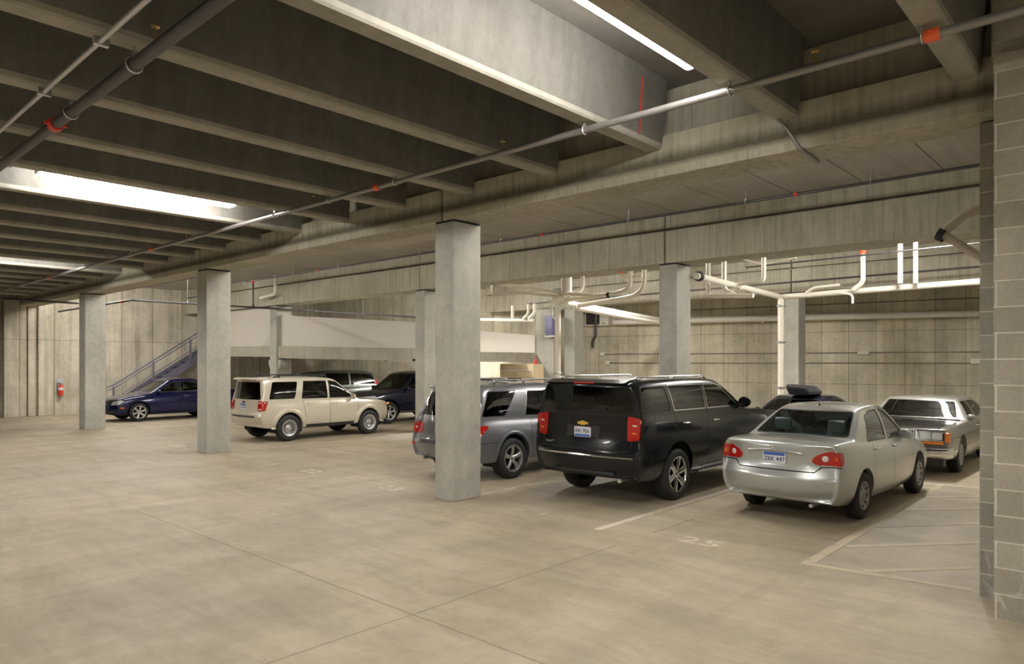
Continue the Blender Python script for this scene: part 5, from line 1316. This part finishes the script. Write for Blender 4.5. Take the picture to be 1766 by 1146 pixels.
# ---------------------------------------------------------------- pipes
ORG = {}
def pipe(name, pts, r, mat, label, cat='pipe', group=None, rad=.12, seg=12, net=None):
    o = one(name, mat, lambda b: tube(b, bend(pts, rad, 5) if len(pts) > 2 else pts, r, seg), smooth=True, autos=50)
    if net is not None:          # a glued piece of a larger pipe run is a part of it
        o.data.transform(Matrix.Translation(-net.location)); o.parent = net; ORG[o.name] = net.location.copy(); return o
    c = Vector(pts[0]); o.data.transform(Matrix.Translation(-c)); o.location = c; ORG[o.name] = c
    tag(o, label, cat, group); return o
def on_pipe(par, name, mat, fn):
    o = one(name, mat, fn); o.data.transform(Matrix.Translation(-ORG[par.name])); o.parent = par; return o
def coupling(par, p, ax, r, mat, w_=.05, name='coupling'):
    q_ = Vector(ax).to_track_quat('Z', 'Y').to_matrix().to_4x4()
    on_pipe(par, name, mat, lambda b: (lathe(b, [(r*.9, -w_), (r*1.35, -w_), (r*1.45, -w_*.5), (r*1.45, w_*.5), (r*1.35, w_), (r*.9, w_)], 14, Matrix.Translation(p) @ q_),
        box(b, (p[0]-r*.35, p[1]-r*1.9, p[2]-r*.3), (p[0]+r*.35, p[1]+r*1.9, p[2]+r*.3))))
def hanger(par, p, r, top, mat=None):
    on_pipe(par, 'pipe_hanger', mat or M['galv'], lambda b: (tube(b, [(p[0], p[1], p[2]+r*1.8), (p[0], p[1], top)], .006, 6),
        tube(b, [(p[0], p[1]+r*1.25*sin(2*pi*k/12), p[2]+r*1.25*cos(2*pi*k/12)) for k in range(13)], .008, 6, False), box(b, (p[0]-.012, p[1]-.012, p[2]+r), (p[0]+.012, p[1]+.012, p[2]+r*2.3))))
def sprinkler(par, p, up=.10):
    on_pipe(par, 'sprinkler_head', M['brass'], lambda b: (lathe(b, [(.012, 0), (.012, up*.5), (.008, up*.6), (.008, up*.85), (.03, up*.9), (.03, up)], 10, Matrix.Translation(p))))
p1 = pipe('sprinkler_pipe', [(1.6, 5.72, 4.38), (-31.3, 5.72, 4.38)], .033, M['pipe'], 'long grey sprinkler pipe crossing the whole picture in front of the first beam')
for x in (-1.24, -2.70, -4.24, -7.28, -8.80, -10.32, -13.36, -16.4, -19.44, -22.48): hanger(p1, (x, 5.72, 4.38), .033, 4.47)
for x in (-1.18, -7.66, -15.27, -22.4): coupling(p1, (x, 5.72, 4.38), (1, 0, 0), .033, M['orange'])
for x in (-1.99, -5.36, -9.2, -13.6): sprinkler(p1, (x, 5.72, 4.41))
p2 = pipe('main_sprinkler_pipe', [(2.5, 2.03, 4.32), (-31.3, 2.03, 4.32)], .048, M['iron'], 'thick dark pipe running diagonally at the upper left')
for x in (-5.76, -7.28, -13.36, -19.44): hanger(p2, (x, 2.03, 4.32), .048, 4.5)
coupling(p2, (-7.75, 2.03, 4.32), (1, 0, 0), .048, M['red'], .05)
sprinkler(p2, (-5.35, 2.03, 4.36), .13)
p2b = pipe('conduit', [(2.5, 1.74, 4.35), (-31.3, 1.74, 4.35)], .020, M['galv'], 'thin pale conduit beside the thick dark pipe at the upper left')
for x in (-5.6, -7.0, -9.4): on_pipe(p2b, 'conduit_strap', M['galv'], lambda b: box(b, (x-.02, 1.70, 4.325), (x+.02, 1.80, 4.385)))
p3 = pipe('sprinkler_pipe', [(-1.15, 12.3, 4.95), (-24.2, 12.3, 4.95)], .026, M['iron'], 'thin dark sprinkler pipe under the slab in front of the second beam')
for x in (-3.4, -5.5, -8.0, -11.6, -14.6, -18.4, -21.0): hanger(p3, (x, 12.3, 4.95), .026, 5.18)
for x in (-4.6, -10.3, -12.5, -19.5): coupling(p3, (x, 12.3, 4.95), (1, 0, 0), .026, M['red'], .03)
p4 = pipe('sprinkler_pipe', [(-31.3, 8.3, 4.0), (-23.7, 8.3, 4.0), (-23.7, 21.0, 4.0)], .035, M['iron'], 'dark pipe turning a corner behind the middle column and running back over the ramp')
coupling(p4, (-24.6, 8.3, 4.0), (1, 0, 0), .035, M['red'], .09)
on_pipe(p4, 'drop_pipe', M['iron'], lambda b: tube(b, [(-23.7, 12.3, 4.95), (-23.7, 12.3, 4.0)], .028, 10)); coupling(p4, (-23.7, 12.3, 4.90), (0, 0, 1), .03, M['red'], .06); coupling(p4, (-23.7, 12.3, 4.04), (0, 0, 1), .03, M['iron'], .05)
hanger(p4, (-23.7, 10.0, 4.0), .035, 5.18); hanger(p4, (-23.7, 17.0, 4.0), .035, 5.18); hanger(p4, (-28, 8.3, 4.0), .035, 4.15)
p5 = pipe('sprinkler_pipe', [(-31.3, 9.6, 4.72), (-20, 9.6, 4.72)], .035, M['iron'], 'dark pipe high on the left, seen between the far and middle columns'); hanger(p5, (-27, 9.6, 4.72), .035, 5.18)
pipe('sprinkler_pipe', [(-27.0, 1.5, 4.05), (-27.0, 8.29, 4.05)], .033, M['iron'], 'dark pipe coming in from the left edge below the joists')
WP = M['white_pvc']
pipe('drain_elbow', [(-23.6, 13.1, 5.19), (-23.6, 13.1, 4.52), (-24.5, 13.0, 4.42)], .055, WP, 'short white elbow pipe on the second beam behind the middle column')
NR = empty('drain_piping', (-7.66, 19.4, 0), 'white drain piping with risers and one red cap at the right, below the third beam', 'pipes')
NL = empty('drain_piping', (-12.02, 15.0, 0), 'white drain piping with a thick wrapped duct and two red caps, above the black SUV', 'pipes')
NC = empty('drain_piping', (-18.15, 19.9, 3.7), 'bright white pipe with three stubby risers above the ramp, right of the nearest column', 'pipes')
mainR = pipe('drain_pipe', [(-7.35, 13.95, 3.92), (-7.72, 19.3, 3.87)], .075, WP, 'white drain pipe running back from the column behind the black SUV', net=NR)
coupling(mainR, (-7.36, 14.1, 3.92), (0, 1, 0), .075, M['black'], .06); coupling(mainR, (-7.52, 16.4, 3.9), (0, 1, 0), .070, WP, .08)
pipe('drain_pipe', [(-7.72, 19.4, 3.85), (-1.12, 18.9, 3.90)], .075, WP, 'long white drain pipe running right below the third beam', group=None, net=NR)
stack2 = pipe('drain_stack', [(-7.66, 19.4, 0), (-7.66, 19.4, 3.85)], .085, WP, 'white vertical drain pipe in front of the column behind the silver sedan', net=NR)
for z in (1.35, 2.6, 3.6): coupling(stack2, (-7.66, 19.4, z), (0, 0, 1), .085, M['galv'], .02, 'pipe_band')
RS = 'white riser pipes under the slab'
pipe('riser_pipe', [(-7.85, 15.5, 5.19), (-7.85, 15.5, 3.62), (-6.75, 15.5, 3.56)], .055, WP, 'first white riser right of the column behind the black SUV, bending right at its foot', group=RS, net=NR)
pipe('riser_pipe', [(-7.50, 15.6, 5.19), (-7.50, 15.6, 3.75), (-7.2, 15.6, 3.60)], .055, WP, 'second white riser right of the column behind the black SUV', group=RS, net=NR)
pipe('riser_pipe', [(-6.80, 16.2, 5.19), (-6.80, 16.2, 3.95), (-7.4, 16.2, 3.93)], .050, WP, 'third white riser right of the column behind the black SUV, bending left at its foot', group=RS, net=NR)
r4 = pipe('riser_pipe', [(-5.42, 18.95, 4.78), (-5.42, 18.95, 4.05), (-5.65, 18.95, 3.88)], .060, WP, 'white riser with a red cap on the long drain pipe', group=RS, net=NR)
on_pipe(r4, 'cap', M['orange'], lambda b: lathe(b, [(0, .07), (.078, .06), (.082, 0), (.07, -.02)], 16, Matrix.Translation((-5.42, 18.95, 4.78))))
on_pipe(r4, 'pipe_band', M['galv'], lambda b: lathe(b, [(.062, .02), (.068, .02), (.068, -.02), (.062, -.02)], 16, Matrix.Translation((-5.42, 18.95, 4.62))))
pipe('riser_pipe', [(-4.57, 18.9, 5.19), (-4.57, 18.9, 3.95)], .060, WP, 'left one of the two close white risers at the right end of the drain pipe', group=RS, net=NR)
pipe('riser_pipe', [(-4.24, 18.9, 5.19), (-4.24, 18.9, 3.93)], .055, WP, 'right one of the two close white risers at the right end of the drain pipe', group=RS, net=NR)
pipe('branch_pipe', [(-6.95, 19.3, 3.90), (-6.70, 19.2, 4.03), (-6.05, 19.2, 4.05)], .040, WP, 'small white branch pipe lying along the long drain pipe', net=NR)
pipe('branch_pipe', [(-6.0, 18.8, 3.82), (-5.62, 18.8, 3.75), (-5.62, 18.8, 3.52)], .028, WP, 'thin white hook of pipe hanging below the long drain pipe', net=NR)
pipe('branch_pipe', [(-7.6, 16.6, 4.62), (-7.0, 16.6, 4.40), (-6.2, 16.6, 4.48)], .022, WP, 'thin white pipe between the white risers, right of the column', net=NR)
pipe('sprinkler_pipe', [(-8.0, 17.9, 4.55), (-1.2, 17.9, 4.62)], .020, M['iron'], 'thin dark pipe crossing behind the white risers at the right')
pipe('sprinkler_pipe', [(-18.0, 20.6, 4.30), (-1.2, 20.6, 4.42)], .028, M['iron'], 'dark pipe running along the third beam behind the drains')
# left cluster
stack1 = pipe('drain_stack', [(-12.02, 15.0, 0), (-12.02, 15.0, 3.70)], .080, WP, 'white vertical drain pipe rising between the grey SUV and the black SUV', net=NL)
coupling(stack1, (-12.02, 15.0, 1.75), (0, 0, 1), .08, M['galv'], .02, 'pipe_band')
on_pipe(stack1, 'junction', WP, lambda b: lathe(b, [(0, -.17), (.12, -.15), (.15, -.06), (.15, .06), (.12, .15), (0, .17)], 18, Matrix.Translation((-12.0, 15.0, 3.75)) @ Matrix.Rotation(pi/2, 4, 'X')))
on_pipe(stack1, 'side_arm', WP, lambda b: tube(b, bend([(-12.35, 15.0, 3.72), (-12.2, 15, 3.73), (-12.1, 15.0, 3.75)], .05, 3), .045, 10))
on_pipe(stack1, 'side_arm', WP, lambda b: tube(b, bend([(-12.02, 14.95, 3.2), (-12.20, 14.95, 3.32), (-12.20, 14.95, 3.62)], .08, 4), .035, 10))
on_pipe(stack1, 'side_arm', WP, lambda b: tube(b, bend([(-12.02, 14.95, 3.38), (-11.82, 14.95, 3.52), (-11.55, 14.95, 3.54)], .08, 4), .035, 10))
duct = pipe('insulated_duct', [(-11.80, 15.1, 5.19), (-11.80, 15.1, 3.86)], .145, M['offwhite'], 'thick white wrapped duct hanging from the slab above the drain junction', seg=20, net=NL)
pipe('drain_pipe', [(-14.6, 14.9, 4.42), (-11.75, 15.0, 3.90), (-10.9, 15.1, 3.80)], .050, WP, 'white drain pipe sloping down from the left into the junction', net=NL)
r5 = pipe('drain_pipe', [(-11.9, 15.15, 3.74), (-10.3, 15.15, 3.80), (-9.80, 15.15, 3.90), (-9.80, 15.15, 4.40)], .062, WP, 'white drain pipe with a red capped riser right of the junction', rad=.2, net=NL)
coupling(r5, (-10.45, 15.15, 3.79), (1, 0, 0), .062, M['black'], .03)
for x, z in ((-9.80, 4.42), (-10.12, 4.34)):
    on_pipe(r5, 'cap', M['orange'], lambda b: lathe(b, [(0, .05), (.085, .045), (.09, 0), (.06, -.03)], 16, Matrix.Translation((x, 15.15, z))))
on_pipe(r5, 'side_arm', WP, lambda b: tube(b, bend([(-9.80, 15.15, 4.15), (-10.0, 15.15, 4.18), (-10.12, 15.15, 4.33)], .1, 4), .035, 10))
on_pipe(r5, 'side_arm', WP, lambda b: tube(b, bend([(-9.80, 15.15, 4.18), (-9.5, 15.2, 4.22)], .1, 4), .035, 10))
pipe('drain_pipe', [(-9.48, 15.3, 4.7), (-9.48, 15.3, 3.95), (-9.75, 15.3, 3.72), (-11.6, 15.35, 3.58)], .060, WP, 'second white drain pipe curving down behind the capped riser', rad=.25, net=NL)
pipe('riser_pipe', [(-11.33, 15.2, 5.19), (-11.33, 15.2, 3.98), (-11.75, 15.2, 3.90)], .050, WP, 'white riser just right of the wrapped duct', group=RS, net=NL)
pipe('riser_pipe', [(-14.17, 14.6, 5.19), (-14.17, 14.6, 3.98), (-12.8, 14.6, 3.96), (-12.1, 14.95, 3.85)], .042, WP, 'thin white pipe with a square bend right of the nearest column', net=NL)
pipe('drain_pipe', [(-11.85, 15.1, 3.66), (-12.45, 19.0, 3.58), (-12.95, 22.6, 3.5)], .085, WP, 'thick white drain pipe sloping back from the junction towards the wall', net=NL)
pipe('drain_pipe', [(-11.6, 15.2, 3.52), (-12.15, 19.0, 3.42), (-12.65, 22.6, 3.35)], .070, WP, 'second white drain pipe sloping back below the thicker one', net=NL)
pipe('drain_pipe', [(-22.0, 19.9, 3.86), (-17.1, 19.9, 3.60)], .060, WP, 'bright white pipe above the ramp right of the nearest column', net=NC)
pipe('riser_pipe', [(-18.15, 19.9, 4.2), (-18.15, 19.9, 3.72)], .065, WP, 'left one of three stubby white risers above the ramp', group=RS, net=NC)
pipe('riser_pipe', [(-17.25, 19.8, 4.2), (-17.25, 19.8, 3.85), (-17.5, 19.8, 3.68)], .065, WP, 'middle one of three stubby white risers above the ramp', group=RS, net=NC)
pipe('riser_pipe', [(-16.88, 19.7, 4.2), (-16.88, 19.7, 3.85), (-17.15, 19.7, 3.66)], .065, WP, 'right one of three stubby white risers above the ramp', group=RS, net=NC)
# on the back wall
def wy(x): return 24.5+0.2*(x+7.5)
heat = pipe('insulated_pipe', [(-15.4, wy(-15.4)-.3, 3.58), (-1.12, wy(-1.12)-.3, 3.50)], .105, M['offwhite'], 'thick white insulated pipe running along the back wall', seg=16)
for x in (-13, -10, -7, -4): on_pipe(heat, 'wall_bracket', M['galv'], lambda b: box(b, (x-.015, wy(x)-.3, 3.40), (x+.015, wy(x)+.02, 3.44)))
for z, x0, lab in ((2.36, -16.0, 'upper thin conduit along the back wall'), (2.02, -15.8, 'lower thin conduit along the back wall')):
    c = pipe('wall_conduit', [(x0, wy(x0)-.03, z), (-1.12, wy(-1.12)-.03, z)], .016, M['pipe'], lab, 'conduit')
    on_pipe(c, 'junction_box', M['offwhite'], lambda b: box(b, (x0-.08, wy(x0)-.10, z-.07), (x0+.08, wy(x0)+.03, z+.07), .01))
    if z > 2.2: on_pipe(c, 'junction_box', M['offwhite'], lambda b: box(b, (-7.18, wy(-7.0)-.11, z-.06), (-6.84, wy(-7.0)+.03, z+.05), .01))
    else: on_pipe(c, 'junction_box', M['offwhite'], lambda b: box(b, (-4.15, wy(-4.02)-.11, z-.02), (-3.9, wy(-4.02)+.03, z+.14), .01))
pipe('wall_conduit', [(-12.5, wy(-12.5)-.03, 3.95), (-1.12, wy(-1.12)-.03, 4.0)], .012, M['iron'], 'thin dark wire along the top of the back wall', 'conduit')
ac = empty('air_conditioner', (-16.17, wy(-16.17)-.02, 3.47), 'beige wall air conditioner with dark grille high on the back wall', 'air conditioner', None, math.atan(.2))
one('casing', M['offwhite'], lambda b: box(b, (-.50, -.22, 0), (.50, .02, .56), .02), ac)
one('grille', plain('dark_brown_grille', (.05, .035, .03), .6), lambda b: [box(b, (-.43, -.235, .06+k*.04), (.12, -.215, .088+k*.04)) for k in range(11)], ac)
one('grille_back', plain('dark_brown_back', (.03, .022, .02), .7), lambda b: box(b, (-.44, -.223, .05), (.13, -.215, .51)), ac)
one('control_panel', M['offwhite'], lambda b: box(b, (.15, -.228, .05), (.46, -.215, .51), .004), ac)
one('badge', M['iron'], lambda b: box(b, (.24, -.233, .07), (.36, -.226, .10)), ac)
eb = empty('electrical_cabinet', (-17.06, 20.9, 3.0), 'dark purple-blue electrical box mounted high left of the white vertical pipe', 'electrical box')
one('cabinet', M['steelbox'], lambda b: box(b, (-.19, -.16, .08), (.19, .05, .84), .01), eb)
one('cabinet_door', M['steelbox'], lambda b: box(b, (-.165, -.175, .12), (.165, -.155, .80), .006), eb)
one('lamp_tray', M['offwhite'], lambda b: box(b, (-.20, -.17, 0), (.19, .04, .07), .01), eb)
dp = pipe('downspout', [(-16.1, 22.45, 4.1), (-16.1, 22.45, 3.05), (-16.25, 22.45, 2.9), (-16.25, 22.45, 2.6)], .05, M['iron'], 'dark downspout on the back wall left of the air conditioner')
cab_ = empty('plywood_cabinet', (-17.95, 20.3, 0), 'pale plywood cabinet standing behind the roof of the grey SUV', 'cabinet')
one('carcass', M['wood'], lambda b: box(b, (-.95, -.3, 0), (.80, .25, 1.98), .005), cab_)
one('cabinet_door', M['wood'], lambda b: box(b, (-.93, -.325, .04), (-.08, -.302, 1.94), .004), cab_)
one('cabinet_door', M['wood'], lambda b: box(b, (-.06, -.325, .04), (.78, -.302, 1.94), .004), cab_)
one('shelf_batten', plain('white_batten', (.80, .76, .66), .5), lambda b: box(b, (-.93, -.345, 1.70), (.70, -.327, 1.76)), cab_)
bt = one('gas_bottle', M['red'], lambda b: lathe(b, [(0, 0), (.085, .0), (.09, .03), (.07, .10), (.03, .16), (.025, .26), (0, .28)], 16), label='small red container on top of the plywood cabinet', cat='container', smooth=True)
bt.location = (-17.35, 20.3, 1.98)
cd = pipe('lamp_cable', [(-2.93, 5.58, 4.66), (-2.90, 6.3, 4.64), (-2.84, 6.90, 4.55), (-2.70, 7.0, 4.36), (-2.58, 7.0, 4.135), (-2.58, 7.3, 4.13), (-2.60, 7.56, 4.13)], .018, M['pipe'], 'flexible grey conduit hanging from the nearest lamp down over the beam', 'cable', rad=.08)
op = pipe('angled_pipe', [(-1.12, 9.5, 3.78), (-1.60, 9.5, 3.78), (-1.86, 9.5, 3.56)], .055, plain('old_beige_pipe', (.42, .37, .29), .5), 'bent beige pipe sticking out beside the masonry pier at the right', rad=.12)
on_pipe(op, 'open_end', M['black'], lambda b: lathe(b, [(0, .03), (.075, .03), (.08, -.05)], 16, Matrix.Translation((-1.87, 9.5, 3.55)) @ Matrix.Rotation(radians(-60), 4, 'Y')))
on_pipe(op, 'side_arm', bpy.data.materials['old_beige_pipe'], lambda b: tube(b, [(-1.84, 9.5, 3.54), (-1.12, 9.5, 2.95)], .05, 10))
jb = one('junction_box', M['galv'], lambda b: (box(b, (-.07, -.07, 0), (.07, .07, .07), .01), tube(b, [(.0, 0, .035), (0, .33, .035)], .014, 8)), label='small grey junction box at the left edge below the thick dark pipe', cat='box')
jb.location = (-11.15, 2.36, 4.63)
# rack on the white car behind the grey SUV
rk = one('roof_rack', M['black'], lambda b: (tube(b, [(-.6, -.5, .0), (-.6, -.5, .10), (.6, -.5, .10), (.6, -.5, 0)], .018, 8), tube(b, [(-.6, .5, 0), (-.6, .5, .10), (.6, .5, .10), (.6, .5, 0)], .018, 8),
    [tube(b, [(x, -.5, .10), (x, .5, .10)], .014, 6) for x in (-.6, -.2, .2, .6)]), r10)
rk.location = (-.2, 0, 1.40); rk.rotation_euler = (0, 0, pi/2)
# hidden bays: dark concrete wall behind the stairs side is wall_left; nothing else stands there
